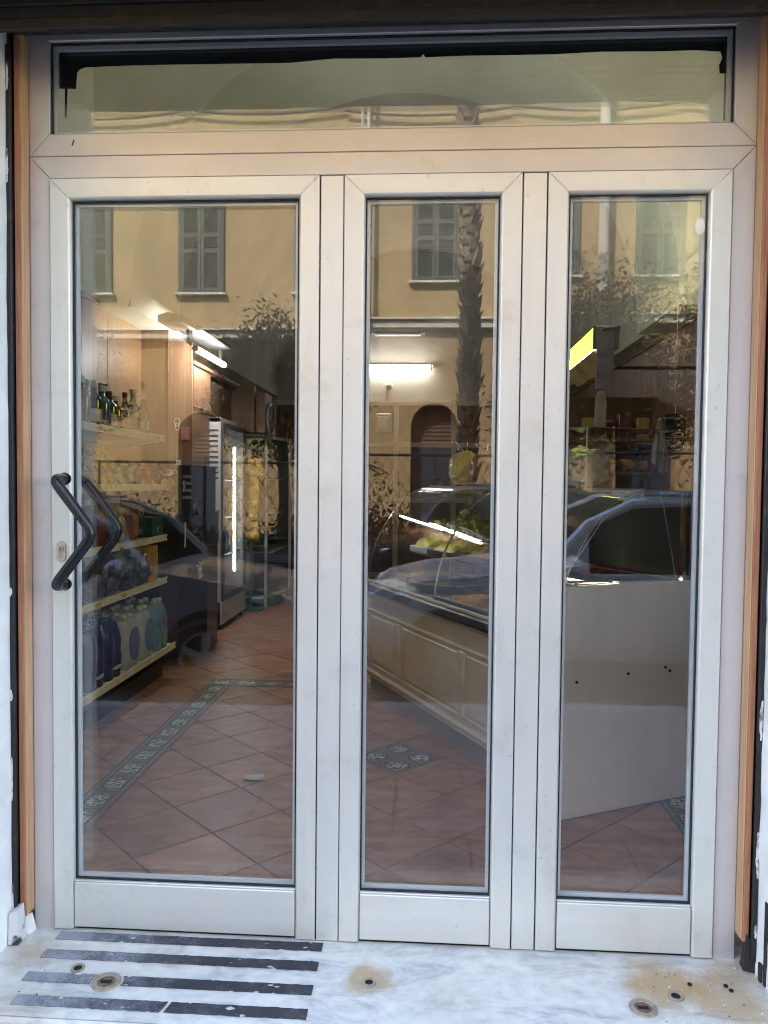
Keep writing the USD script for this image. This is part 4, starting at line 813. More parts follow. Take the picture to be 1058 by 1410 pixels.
for k in range(10): g.box(-2.04, -1.66, 4.311, 4.316, 1.30+.045*k, 1.315+.045*k, .001)
obj('vent', g, 'fridge_dark', fr_, kind='stuff')
g = G()
for y in (4.4, 5.08): g.cyl((-1.66, y, .0), (-1.66, y, .04), .02, n=10)
obj('caster', g, 'tyre', fr_)
fb = [('glass_navy', 4.42), ('glass_green', 4.52), ('bag_red', 4.62), ('glass_brown', 4.72), ('glass_blue', 4.92), ('bag_yellow', 5.02)]
for lv, z in enumerate((.635, .965, 1.295)):
    for k, (m, y) in enumerate(fb):
        t = thing('bottle', f'{["navy", "green", "red", "brown", "blue", "yellow"][k]} drink bottle on the {["lower", "middle", "upper"][lv]} fridge shelf', 'bottle', (-1.76, y, z), 0, 'bottles in the drinks fridge')
        g = G(); g.rev([(.0001, 0), (.035, 0), (.036, .15), (.014, .21), (.014, .25), (.001, .25)], n=12); obj('body', g, fb[(k+lv*2) % 6][0] if False else m, t)
gc = thing('snack_cabinet', 'tall glass snack cabinet beyond the drinks fridge', 'cabinet', (-1.65, 5.9, 0), world=True)
g = G()
for x, y in ((-1.81, 5.6), (-1.525, 5.6), (-1.40, 6.25), (-1.81, 6.25)): g.box(x-.014, x+.014, y-.014, y+.014, 0, 1.745, .002)
for z in (.10, 1.735):
    g.bar((-1.81, 5.6, z), (-1.525, 5.6, z), .028, .028); g.bar((-1.525, 5.6, z), (-1.40, 6.25, z), .028, .028)
obj('frame', g, 'fridge_grey', gc)
g = G(); g.box(-1.80, -1.54, 5.605, 5.609, .12, 1.72); obj('front_glass', g, 'thin_glass', gc)
g = G(); g.box(-1.82, -1.42, 6.26, 6.30, 0, 1.74); obj('back', g, 'fridge_dark', gc)
g = G(); g.box(-1.81, -1.43, 5.62, 6.25, .02, .09); obj('base', g, 'rack_green', gc)
for z in (.55, .95, 1.30):
    g = G(); g.box(-1.80, -1.46, 5.63, 6.22, z, z+.01); obj('shelf', g, 'plastic_grey', gc)
for k, (m, x, z, w, h, l) in enumerate([('bag_blue', -1.66, 1.315, .22, .22, 'blue and pink snack bag on the upper shelf of the glass cabinet'), ('wrap_brown', -1.70, 1.31, .12, .12, 'brown packet beside the blue snack bag'), ('bag_blue', -1.63, .96, .14, .2, 'blue packet on the middle shelf of the glass cabinet'), ('bag_green', -1.68, .56, .16, .2, 'green packet on the lower shelf of the glass cabinet'), ('bag_green', -1.62, 1.58, .26, .12, 'dark green bundle under the top of the glass cabinet')]):
    obj('packet', pouch(x, 5.78, z, w, .10, h, m, 60+k), m, None, smooth=True, label=l, cat='packet')
rk = thing('snack_rack', 'slim green rack of hanging yellow crisp bags between the fridges', 'rack', (-1.6, 5.4, 0), world=True)
g = G(); g.cyl((-1.62, 5.36, 0), (-1.62, 5.36, 1.55), .012, n=8); g.box(-1.74, -1.50, 5.30, 5.50, 0, .02, .004); obj('pole', g, 'rack_green', rk)
for k in range(7):
    g = G(); v, f = pouch(-1.60+rng.uniform(-.035, .035), 5.30+rng.uniform(-.02, .03), .70+.105*k, .13+.05*rng.random(), .07, .15+.06*rng.random(), 'bag_yellow', 80+k); obj('snack_bag', (v, f), 'bag_yellow', rk, smooth=True)

# ================================================================== display counter
CO = np.array([.63, .82]); CU = np.array([-.446, .895]); CV = np.array([.895, .446])
CANG = math.atan2(CU[1], CU[0])
def cw(s, v, z): p = CO+CU*s+CV*v; return (p[0], p[1], z)
class C(G):
    """boxes in counter coordinates: s along the front going away, v into the counter"""
    def cb(q, s0, s1, v0, v1, z0, z1, b=0.0):
        t = G(); t.box(s0, s1, v0, v1, z0, z1, b); V, F = t.arrays(); P_ = CO+V[:, :1]*CU+V[:, 1:2]*CV
        return q.add(np.column_stack([P_, V[:, 2]]), F[:, ::-1])
    def cp(q, poly, s0, s1):
        """profile (v, z) extruded along s"""
        t = G(); t.ext(poly, s0, s1, 'x'); V, F = t.arrays(); P_ = CO+V[:, :1]*CU+V[:, 1:2]*CV
        return q.add(np.column_stack([P_, V[:, 2]]), F[:, ::-1])
ctr = thing('display_counter', 'cream panelled food display counter with curved glass front', 'counter', (CO[0], CO[1], 0), world=True)
SL = 1.97
q = C(); q.cb(.03, SL-.02, .03, .80, 0, .095); obj('plinth', q, 'plinth_grey', ctr)
q = C(); q.cb(.025, SL, .012, .82, .095, .626); obj('carcass', q, 'counter_cream', ctr)
def mould(z, d, h): 
    q = C(); q.cp(Polygon([(.014, z-h), (.014-d*.6, z-h*.8), (.014-d, z-h*.2), (.014-d, z+h*.3), (.014-d*.5, z+h), (.014, z+h)]), .025, SL); obj('moulding', q, 'counter_cream', ctr)
mould(.128, .016, .016); mould(.178, .010, .009); mould(.502, .012, .012); mould(.600, .010, .010)
for s0, s1 in ((.04, .10), (.735, .785), (1.455, 1.515), (1.90, SL)):
    q = C(); q.cb(s0, s1, -.002, .014, .190, .488, .004); obj('pilaster', q, 'counter_cream', ctr)
for s0, s1 in ((.11, .725), (.795, 1.445), (1.525, 1.89)):
    q = C(); q.cb(s0+.012, s1-.012, .004, .014, .20, .478, .006); obj('panel', q, 'counter_cream', ctr)
q = C(); q.cb(-.0, SL+.02, -.03, .86, .628, .676, .006); obj('ledge', q, 'ledge_grey', ctr)
q = C(); q.cb(0.02, SL, -.034, -.0295, .632, .641); obj('ledge_strip', q, 'trim_black', ctr)
q = C(); q.cb(.02, SL, .0, .012, .6765, .690, .002); obj('glass_channel', q, 'shelf_cream', ctr)
q = C(); q.cb(.03, SL-.02, .02, .80, .6765, .682); obj('deck', q, 'plinth_grey', ctr)
prof = [(.004, .685), (.010, .745), (.020, .80), (.034, .855), (.052, .91), (.080, .968), (.115, 1.025), (.155, 1.085), (.200, 1.14), (.250, 1.185), (.305, 1.222), (.36, 1.245), (.42, 1.255)]
def curved(s0, s1):
    q = C(); q.cp(Polygon(prof+[(v-.006, z-.003) if z > .9 else (v+.006, z) for v, z in [(a+ (.012 if b > .9 else 0), b-(.004 if b > .9 else 0)) for a, b in prof[::-1]]]).buffer(0), s0, s1); return q
for s0, s1 in ((.03, 1.044), (1.052, 1.94)): obj('curved_glass', curved(s0, s1), 'thin_glass', ctr)
q = G()
for s in (.032, 1.044, 1.053, 1.94): q.tube([cw(s, v-.001, z+.001) for v, z in prof], .0024, 6)
obj('glass_edge', q, 'steel', ctr)
q = C(); q.cb(.03, 1.94, .42, .74, 1.252, 1.260); obj('top_glass', q, 'thin_glass', ctr)
q = C(); q.cb(.03, 1.94, .416, .424, 1.247, 1.264, .002); obj('top_rail', q, 'steel', ctr)
q = C(); q.cb(.10, 1.90, .22, .72, .858, .866); obj('shelf_glass', q, 'thin_glass', ctr)
q = C(); q.cb(.10, 1.90, .716, .74, .69, 1.25); obj('back_frame', q, 'trim_black', ctr)
for s in (.10, 1.0, 1.88):
    q = C(); q.cb(s, s+.02, .70, .72, .68, 1.25); obj('post', q, 'chrome', ctr)
q = G(); q.cyl(cw(1.36, .20, 1.026), cw(1.90, .20, 1.075), .006, n=10); obj('light_strip', q, 'led_white', ctr)
q = C(); q.cb(.26, .84, .46, .50, .846, .856, .003); obj('heat_lamp', q, 'added_warm', ctr)  # unseen lamp added under the trays to brighten the pizza
# end panel: a plain white board closing the near end, glass above
q = C(); q.cb(-.018, .0, -.014, 1.25, .004, .893, .003); obj('end_board', q, 'board_white', ctr)
q = G()
for v, z in ((.071, .528), (.317, .539), (.505, .548), (.528, .532)): q.cyl(cw(-.0175, v, z), cw(-.021, v, z), .006, n=8)
obj('screw_hole', q, 'dark_hole', ctr)
ep = Polygon([(.02, .895), (.575, .895), (.555, .99), (.515, 1.143), (.49, 1.253), (.36, 1.245), (.20, 1.14), (.08, .99), (.02, .92)])
q = C(); q.cp(ep, .012, .018); obj('end_glass', q, 'thin_glass', ctr)
q = G(); pp = [cw(.010, v, z) for v, z in list(ep.exterior.coords)]; q.tube(pp, .0026, 6)
q.tube([cw(.004, -.01, .995), cw(.004, .3, .94), cw(.004, .58, .90)], .003, 6); obj('end_glass_edge', q, 'steel', ctr)
q = C(); q.cb(-.012, .0, .03, .28, .905, .912, .002); obj('end_bracket', q, 'trim_black', ctr)
q = G()
for v in (.06, .22): q.cyl(cw(-.02, v, .902), cw(-.02, v, .914), .010, n=10)
obj('bracket_stud', q, 'chrome', ctr)
# food
def food(name, lab, cat, s, v, z, sx, sy, h, mat, seed, grp=None):
    vv, f = rough_sheet((-sx/2, -sy/2, 0), (sx, 0, 0), (0, sy, 0), 26, 20, h*.9, 26, (0, 0, 1))
    e = np.clip(1-np.maximum(np.abs(vv[:, 0])/(sx/2), np.abs(vv[:, 1])/(sy/2))**4, 0, 1); vv[:, 2] = (vv[:, 2]*.9+h*.8)*e
    vv[:, 2] += (meshkit.fbm(np.column_stack([vv[:, :2]*40, vv[:, :1]*0+seed]), 3, seed)-.5)*h*.5*e
    P_ = CO+(vv[:, :1]+s)*CU+(vv[:, 1:2]+v)*CV
    return np.column_stack([P_, vv[:, 2]+z]), f[:, ::-1]
def tray(s, v, z, sx, sy, h, mat, lab, fmat=None, fh=.03, seed=0, fname='food'):
    t = thing('food_tray', lab, 'tray', cw(s, v, z), world=True)
    q = C(); q.cb(s-sx/2, s+sx/2, v-sy/2, v+sy/2, z, z+.006)
    for a in ((s-sx/2, s-sx/2+.006, v-sy/2, v+sy/2), (s+sx/2-.006, s+sx/2, v-sy/2, v+sy/2), (s-sx/2, s+sx/2, v-sy/2, v-sy/2+.006), (s-sx/2, s+sx/2, v+sy/2-.006, v+sy/2)): q.cb(*a, z+.006, z+h, .002)
    obj('tray', q, mat, t)
    if fmat: obj(fname, food('x', '', '', s, v, z+.008, sx-.02, sy-.02, fh, fmat, seed), fmat, t, smooth=True)
tray(.80, .22, .684, .60, .38, .022, 'tray_black', 'black tray of golden pizza in the near half of the counter', 'pizza', .030, 1, 'pizza')
v_, f_ = food('p', '', '', .70, .22, .728, .24, .16, .030, 'pizza', 4); obj('pizza_slice', (v_, f_), 'pizza', None, smooth=True, label='thick slice of pizza lying on top of the pizza tray', cat='pizza')
PS, PV = 1.37, .27
c0 = cw(PS, PV, 0); pan = thing('round_pan', 'wide black round pan with tongs in the middle of the counter', 'pan', (c0[0], c0[1], .684), world=True)
q = G(); q.rev([(.0001, .686), (.18, .686), (.215, .735), (.219, .735), (.219, .730), (.186, .684)], c0, 30); obj('pan', q, 'tray_black', pan)
q = G(); q.tube([(c0[0]+.217*math.cos(a), c0[1]+.217*math.sin(a), .736) for a in np.linspace(0, 6.2832, 40)], .0035, 6); obj('rim', q, 'steel', pan)
q = G(); q.rev([(.0001, .712), (.16, .710), (.18, .70)], c0, 24); obj('sauce', q, 'wood_dark', pan)
tg = thing('serving_tongs', 'black serving tongs resting on the round pan', 'tongs', cw(1.02, .30, .74), world=True)
for k in range(2):
    q = G(); q.tube([cw(1.30, .30+.01*k, .745), cw(1.16, .30+.02*k, .775), cw(1.06, .30+.03*k, .82-.02*k)], .006, 6); obj('arm', q, 'tray_black', tg)
wsp = thing('wooden_spoon', 'wooden spoon handle standing up in the pan', 'spoon', cw(1.14, .26, .72), world=True)
q = G(); q.tube([cw(1.38, .27, .715), cw(1.35, .26, .84)], [.007, .011], 8); obj('handle', q, 'fried', wsp)
jr = thing('jar', 'small green jar behind the round pan', 'jar', cw(.86, .50, .684), world=True)
q = G(); q.rev([(.0001, .684), (.032, .684), (.033, .79), (.026, .80), (.026, .825), (.001, .826)], (cw(1.16, .50, 0)[0], cw(1.16, .50, 0)[1], 0), 14); obj('body', q, 'glass_green', jr)
tray(1.66, .34, .684, .14, .36, .035, 'tray_black', 'dark tray at the far half of the counter deck', 'fried', .04, 21)
tray(1.83, .36, .684, .16, .34, .035, 'steel', 'steel tray at the far end of the counter deck', 'salad', .05, 22)
for k, (s, v, sx, sy, m, fm, fh, lab) in enumerate([(.36, .48, .30, .30, 'tray_black', 'red_food', .05, 'black tray of red peppers on the glass shelf'), (.72, .46, .30, .34, 'steel', 'fried', .07, 'steel tray of fried food on the glass shelf'), (1.10, .44, .30, .36, 'tray_black', 'fried', .09, 'black tray heaped with fritters on the glass shelf'), (1.46, .42, .30, .36, 'tray_black', 'salad', .08, 'black tray of green salad on the glass shelf'), (1.76, .42, .22, .34, 'plastic_white', 'salad', .10, 'white tray of yellow and green vegetables on the glass shelf')]):
    tray(s, v, .868, sx, sy, .03, m, lab, fm, fh, 30+k)
for k, (s, v, m, l) in enumerate([(1.22, .52, 'salad', 'heap of yellow-green lettuce at the back of the counter'), (1.58, .52, 'salad', 'heap of lettuce at the far back of the counter')]):
    r5 = np.random.default_rng(50+k); q = G(); nl = 150
    p0 = CO+np.outer(s+r5.normal(0, .075, nl), CU)+np.outer(v+r5.normal(0, .05, nl), CV); pz = .965+np.abs(r5.normal(0, .055, nl))
    for (px_, py_), z_ in zip(p0, pz):
        d_ = r5.normal(0, 1, 3); d_ /= np.linalg.norm(d_); w_ = np.cross(d_, r5.normal(0, 1, 3)); w_ /= np.linalg.norm(w_); c_ = np.array([px_, py_, z_]); l_ = r5.uniform(.02, .045); n_ = np.cross(d_, w_)*.008
        q.add([c_-d_*l_, c_+w_*l_*.6+n_, c_+d_*l_, c_-w_*l_*.6+n_], [(0, 1, 2, 3)])
    obj('lettuce', q, m, None, smooth=False, label=l, cat='lettuce', kind='stuff')
# obj('tomato_heap', pouch(*cw(.30, .30, 1.264)[:2], 1.264, .001, .001, .001, 'red_food', 1), 'red_food', None, smooth=True, label='x', cat='x') if False else None
# wrapped baskets and goods on top of the counter
def wrapped(s, v, z, w, h, mat, lab, bow=True, seed=0):
    x, y, _ = cw(s, v, z); t = thing('wrapped_basket', lab, 'gift basket', (x, y, z), world=True)
    tt = trimesh.creation.icosphere(3, 1.0); vv = np.array(tt.vertices); vv = np.sign(vv)*np.abs(vv)**.8*[w/2, w/2, h/2]; up = np.clip(vv[:, 2]/(h/2), 0, 1); vv[:, :2] *= (1-.62*up[:, None]**2)
    vv += (meshkit.fbm(vv*16+seed*5, 4, seed)-.5)[:, None]*np.array(tt.vertices)*.07; vv[:, 2] -= vv[:, 2].min(); obj('wrapping', (vv+[x, y, z], np.array(tt.faces)), mat, t, smooth=True)
    if bow:
        g = G()
        for a, sc in ((.5, 1), (2.3, .9), (1.4, .7)):
            vv, ff = rough_sheet((0, -.03, 0), (0, .06, 0), (.10*sc*math.cos(a), 0, .10*sc*math.sin(a)), 6, 10, .04, 25, (.6, .6, .3)); vv[:, 1] *= (1+vv[:, 2:3].ravel()*5); g.add(vv+[x, y, z+h*.90], ff); g.add(vv+[x, y+.004, z+h*.90], ff[:, ::-1])
        obj('bow', g, 'tissue', t, smooth=True)
wrapped(1.74, .56, 1.264, .20, .22, 'wrap_yellow', 'yellow wrapped gift basket with white paper bow, left one on the counter', True, 1)
wrapped(1.50, .56, 1.264, .19, .20, 'wrap_brown', 'brown and pink wrapped gift basket with white bow on the counter', True, 2)
wrapped(1.15, .58, 1.264, .26, .22, 'poster_grey', 'grey film wrapped basket in the middle of the counter top', False, 3)
wrapped(.66, .60, 1.264, .26, .20, 'pack_clear', 'clear film wrapped basket toward the near end of the counter top', False, 4)
ob = thing('glass_hood', 'tall clear plastic hood standing on the near end of the counter', 'hood', cw(.2, .5, 1.26), world=True)
q = C()
for a in ((.05, .054, .15, .62), (.05, .55, .15, .154)): q.cb(*a, 1.262, 1.50)
q.cb(.05, .55, .15, .62, 1.500, 1.504); obj('sheet', q, 'thin_glass', ob)
q = G()
for s in (.05, .55): q.tube([cw(s, .15, 1.26), cw(s, .15, 1.502), cw(s, .62, 1.502)], .0025, 6)
q.tube([cw(.05, .15, 1.502), cw(.55, .15, 1.502)], .0025, 6); obj('edge', q, 'steel', ob)

# ================================================================== right side of the shop
rw = thing('right_panelling', 'dark brown wooden panelling along the right wall', 'panelling', (1.95, 2, 0), world=True)
for k in range(11):
    g = G(); g.box(1.952, 1.98, .15+.75*k, .15+.75*(k+1)-.006, 0, 2.42, .003); obj('panel', g, 'panel_brown', rw)
g = G(); g.box(1.93, 1.98, .13, 8.28, 2.42, 2.48, .004); obj('top_trim', g, 'wood_dark', rw)
LY0, LY1, LZ0, LZ1 = 1.78, 2.60, 1.955, 2.06
PX0, PX1, PZ0, PZ1 = .945, 1.03, 1.75, 2.045
lm = thing('lime_lamp', 'glowing yellow-green tube lamp in a housing over the counter', 'lamp', (.95, 2.2, 2.05), world=True)
g = G(); g.box(.935, .955, LY0, LY1, LZ0, LZ1, .008); obj('lit_shade', g, 'lamp_lime', lm)
g = G(); g.box(.957, 1.06, LY0+.01, LY1, LZ0-.004, LZ0+.004, .002); g.box(1.052, 1.06, LY0+.01, LY1, LZ0, LZ1, .003); obj('housing', g, 'plastic_white', lm)
g = G(); g.add(*hull([(x, y, z) for y in (LY0+.02, LY1) for x, z in ((.94, LZ0-.012), (1.0, LZ0-.012), (1.02, LZ0-.09), (1.06, LZ0-.09))])); obj('reflector', g, 'wrap_yellow', lm)
g = G(); g.cyl((1.005, LY0+.02, LZ1-.03), (1.005, LY1-.02, LZ1-.03), .018, n=12); obj('tube', g, 'added_uplight', lm)  # unseen uplight tube added inside the lamp to brighten the front room
for y in (LY0, LY1):
    g = G(); g.box(.934, 1.062, y-.003, y+.003, LZ0-.006, LZ1+.002); obj('end_plate', g, 'plastic_grey', lm)
g = G(); g.cyl((.96, LY0-.06, LZ1-.03), (1.06, LY0-.005, LZ1-.005), .010, n=10); obj('end_tube', g, 'chrome', lm)
for y in (LY1-.05,):
    g = G(); g.box(1.058, 1.96, y, y+.02, LZ0+.01, LZ0+.03, .003); obj('wall_arm', g, 'trim_black', lm)
ps = thing('hanging_poster', 'dark violet-grey glossy board hanging under the lime lamp', 'board', (.98, 1.75, 1.8), world=True)
g = G(); g.box(PX0, PX1, 1.748, 1.755, PZ0, PZ1, .002); obj('board', g, 'poster_grey', ps)
g = G(); g.box(PX0, PX1, 1.744, 1.759, PZ1, PZ1+.012, .004); obj('top_clip', g, 'chrome', ps)
for x in (PX0+.01, PX1-.01):
    g = G(); g.cyl((x, 1.751, PZ1), (x, 1.80, PZ1+.09), .0015, n=5); obj('cord', g, 'cable', ps)
fb_ = thing('film_bundle', 'crumpled clear film hanging below the dark board', 'film', (.96, 1.76, 1.6), world=True)
v_, f_ = pouch((PX0+PX1)/2-.012, 1.765, PZ0-.23, .055, .03, .22, 'pack_clear', 91); obj('film', (v_, f_), 'cloth_grey', fb_, smooth=True)
hc = thing('hanging_cloth', 'pale grey cloth hung by one corner on the right side of the shop', 'cloth', (1.52, 2.6, 1.5), world=True)
xs, zs = np.meshgrid(np.linspace(0, 1, 18), np.linspace(0, 1, 30), indexing='ij')
zz = 1.67-zs*.34*(1-.35*np.abs(xs-.75)); ww = .035+.09*zs*(1-.45*np.clip(zs-.6, 0, 1)/.4); xx = 1.505+(xs-.35)*ww; yy = 2.6+.018*np.sin(xs*14+zs*2)*zs+.01*zs
k = np.arange(17)[:, None]*30+np.arange(29)[None]; F = np.stack([k, k+1, k+31, k+30], -1).reshape(-1, 4); V = np.stack([xx, yy, zz], -1).reshape(-1, 3)
g = G(); g.add(V, F); g.add(V+[0, .004, 0], F[:, ::-1]); obj('cloth', g, 'cloth_grey', hc, smooth=True)
g = G(); g.cyl((1.515, 2.61, 1.68), (1.97, 2.61, 1.70), .006, n=6); g.ball((1.515, 2.605, 1.675), .012, 1); obj('hook_rail', g, 'steel', hc)
sg = thing('lettered_sign', 'black sign with two lines of white capitals on the right', 'sign', (1.62, 2.7, 1.55), world=True)
g = G(); g.box(1.575, 1.705, 2.72, 2.73, 1.50, 1.72, .002); obj('board', g, 'sign_black', sg)
g = G(); g.text('A UOTTUA', .020, (1.588, 2.719, 1.545), (1, 0, 0), (0, 0, 1), .0008); g.text('N A CUNTLT', .015, (1.588, 2.719, 1.515), (1, 0, 0), (0, 0, 1), .0008); v, f = g.arrays(); obj('letters', (v, f), 'letter_white', sg)
g = G()
for a in ((1.572, 1.708, 1.572, 1.575), (1.572, 1.708, 1.500, 1.503)): g.box(a[0], a[1], 2.716, 2.72, a[2], a[3])
g.cyl((1.64, 2.725, 1.72), (1.64, 2.725, 2.4), .003, n=5); obj('border', g, 'letter_white', sg)
wsf = thing('wall_shelf', 'orange-brown wooden shelf unit on the right behind the counter', 'shelf', (1.6, 4.2, 1.2), world=True)
g = G(); g.box(1.15, 1.95, 4.3, 4.33, 0, 2.0); obj('back', g, 'panel_brown', wsf)
for z in (.75, 1.08, 1.36, 1.62):
    g = G(); g.box(1.15, 1.95, 4.0, 4.3, z, z+.025, .003); obj('board', g, 'panel_orange', wsf)
for k in range(6):
    obj('bread_loaf', pouch(1.22+.12*k, 4.12, 1.386, .10, .2, .09, 'fried', 70+k), 'fried', None, smooth=True, label=f'golden bread loaf on the wooden shelf, {ordn[k]} from the left', cat='bread', group='loaves on the wooden shelf')
for k in range(5):
    t = thing('carton', f'brown packet standing on the upper wooden shelf, {ordn[k]} from the left', 'packet', (1.26+.14*k, 4.14, 1.646), 0, 'packets on the upper wooden shelf'); g = G(); g.box(-.05, .05, -.06, .06, 0, .2-.03*(k % 3), .006); obj('box', g, ['wrap_brown', 'wrap_yellow', 'bag_red', 'wrap_brown', 'wrap_yellow'][k], t)
ap = thing('apron', 'pale apron hanging over the counter end at the right', 'apron', (1.55, 2.4, .95), world=True)
xs, zs = np.meshgrid(np.linspace(-1, 1, 16), np.linspace(0, 1, 24), indexing='ij'); zz = 1.13-.36*zs; xx = 1.42+xs*(.045+.05*np.sin(np.clip(zs*1.4, 0, 1)*math.pi)*.8+.01)+.04*(1-zs); yy = 2.2+.02*np.sin(xs*5)+.0*zs
k = np.arange(15)[:, None]*24+np.arange(23)[None]; F = np.stack([k, k+1, k+25, k+24], -1).reshape(-1, 4); V = np.stack([xx, yy, zz], -1).reshape(-1, 3); g = G(); g.add(V, F); g.add(V+[0, .005, 0], F[:, ::-1]); obj('fabric', g, 'counter_cream', ap, smooth=True)
g = G(); g.cyl((1.44, 2.21, 1.13), (1.97, 2.21, 1.14), .008, n=6); obj('rail', g, 'steel', ap)

# ================================================================== the street behind the viewer, seen mirrored in the glass
GZ = -.16
g = G(); g.box(-40, 40, -2.62, -.36, GZ-.2, GZ-.004); pv = obj('pavement', g, 'grout', None, kind='structure', cat='pavement', label='grey slab pavement in front of the shop')
for i in range(-9, 9):
    for j in range(4):
        x0, y0 = i*.62+.31*(j % 2), -2.62+.565*j; g = G(); g.box(x0+.005, x0+.615, y0+.005, min(y0+.56, -.362), GZ-.05, GZ+rng.uniform(-.002, .002), .004); obj('paving_slab', g, 'concrete', pv, smooth=False)
g = G(); g.box(-40, -5.59, -2.62, -.36, GZ-.1, GZ); g.box(5.9, 40, -2.62, -.36, GZ-.1, GZ); obj('far_slab', g, 'concrete', pv, kind='stuff')
g = G(); g.box(-40, 40, -2.74, -2.62, GZ-.2, GZ+.004, .01); obj('kerb', g, 'kerb', None, kind='structure', cat='kerb', label='stone kerb along the pavement')
g = G(); g.box(-60, 60, -8.6, -2.74, GZ-.4, GZ-.13); obj('road', g, 'asphalt', None, kind='structure', cat='road', label='asphalt road with parked cars')
g = G(); g.box(-60, 60, -14.9, -8.6, GZ-.4, GZ); obj('garden_ground', g, 'earth', None, kind='structure', cat='ground', label='bare earth of the front garden behind the fence')
v, f = rough_sheet((-300, -300, -.6), (600, 0, 0), (0, 600, 0), 2, 2, 0, 1, (0, 0, 1)); obj('ground', (v, f), 'concrete', None, kind='structure', cat='ground', label='wide ground under the streets')
YB = -14.8
ob = thing('ochre_building', 'long ochre rendered building with grey-green shutters across the street', 'building', (0, YB, 0), world=True)
g = G(); g.box(-26, 26, YB-8, YB, 4.62, 13.5); obj('upper_wall', g, 'ochre', ob)
WX = [-10.3, -7.60, -5.03, -2.40, .21, 2.80, 5.02, 7.6]
AX = [-10.3, -5.03, .23, 4.95]
arcs = None
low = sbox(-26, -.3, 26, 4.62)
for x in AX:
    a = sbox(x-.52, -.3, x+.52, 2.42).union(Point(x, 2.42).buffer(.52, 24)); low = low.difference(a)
g = G(); g.ext(low, YB-.6, YB, 'y'); g.box(-26, 26, YB-8, YB-.6, -.3, 4.62); obj('lower_wall', g, 'ochre_dimmed', ob)
g = G(); g.box(-26, 26, YB, YB+.14, 4.56, 4.74, .02); g.box(-26, 26, YB, YB+.20, 4.74, 4.79, .01); obj('string_course', g, 'cornice', ob)
g = G(); g.box(-26, 26, YB, YB+.3, 13.2, 13.6, .05); obj('cornice', g, 'cornice', ob)
for x in AX:
    g = G(); g.box(x-.52, x+.52, YB-.34, YB-.28, -.1, 1.98); g.box(x-.02, x+.02, YB-.28, YB-.25, -.1, 1.98); d = obj('arched_door', g, 'door_blue', ob)
    p = sbox(x-.52, 1.98, x+.52, 2.42).union(Point(x, 2.42).buffer(.52, 24)).intersection(sbox(x-.6, 1.98, x+.6, 3)); g = G(); g.ext(p, YB-.36, YB-.30, 'y')
    for k in range(9): g.box(x-.5, x+.5, YB-.30, YB-.285, 2.06+.09*k, 2.10+.09*k) if 2.06+.09*k < 2.8 else None
    obj('lunette', g, 'door_brown', d)
def window(x, z0, z1, w=1.04):
    fy = YB
    q = G()
    for a in ((x-w/2, x-w/2+.07, z0, z1), (x+w/2-.07, x+w/2, z0, z1), (x-w/2+.07, x+w/2-.07, z0, z0+.05), (x-w/2+.07, x+w/2-.07, z1-.07, z1)): q.box(a[0], a[1], fy, fy+.045, a[2], a[3], .006)
    wn = obj('window', q, 'shutter_frame', ob)
    q = G(); q.box(x-w/2-.06, x+w/2+.06, fy, fy+.11, z0-.05, z0, .008); obj('sill', q, 'sill', wn)
    for s in (-1, 1):
        a, b = (x-w/2+.075, x-.006) if s < 0 else (x+.006, x+w/2-.075); H = z1-z0-.13; zz = [z0+.055, z0+.055+H*.47, z0+.055+H*.66, z0+.055+H]
        q = G(); q.box(a, a+.065, fy+.01, fy+.05, zz[0], zz[3]); q.box(b-.065, b, fy+.01, fy+.05, zz[0], zz[3])
        for z in zz: q.box(a+.065, b-.065, fy+.011, fy+.049, max(zz[0], z-.04), min(zz[3], z+.04))
        lf = obj('shutter_leaf', q, 'shutter_frame', wn)
        q = G()
        for z_a, z_b in zip(zz[:-1], zz[1:]):
            n = max(3, int((z_b-z_a-.08)/.052))
            for k in range(n):
                zc = z_a+.04+(k+.5)*(z_b-z_a-.08)/n; q.add(*hull([(xx, yy, zc2) for xx in (a+.066, b-.066) for yy, zc2 in ((fy+.012, zc+.022), (fy+.016, zc+.026), (fy+.04, zc-.022), (fy+.044, zc-.018))]))
        q.box(a+.066, b-.066, fy+.002, fy+.010, zz[0], zz[3]); obj('louvres', q, 'shutter', lf)
for x in WX: window(x, 5.60, 7.58); 
for x in WX[1:7]: window(x, 10.1, 12.0)
for x, w, z0 in ((-1.26, .045, 3.95), (-1.40, .03, 3.7), (3.78, .11, 3.2)):
    q = G(); q.cyl((x, YB+.24, z0), (x, YB+.24, 13.0), w, n=10); 
    for z in (5.2, 7.9, 10.5): q.cyl((x, YB+.24, z), (x, YB+.24, z+.06), w*1.35, n=10)
    obj('drainpipe', q, 'pipe', ob)
q = G()
for k in range(6):
    x0, x1 = -9+3.6*k, -9+3.6*(k+1); tt = np.linspace(0, 1, 9); q.tube([(x0+(x1-x0)*t, YB+.10, 9.45+.05*math.sin(k*2.1)-.22*4*t*(1-t)*.6) for t in tt], .028, 5)
q.tube([(3.3, YB+.06, 5.2), (3.2, YB+.06, 4.9), (3.6, YB+.06, 5.0), (4.5, YB+.06, 5.15), (6.2, YB+.06, 6.6), (8, YB+.06, 8.1)], .02, 5)
obj('facade_cable', q, 'cable', ob)
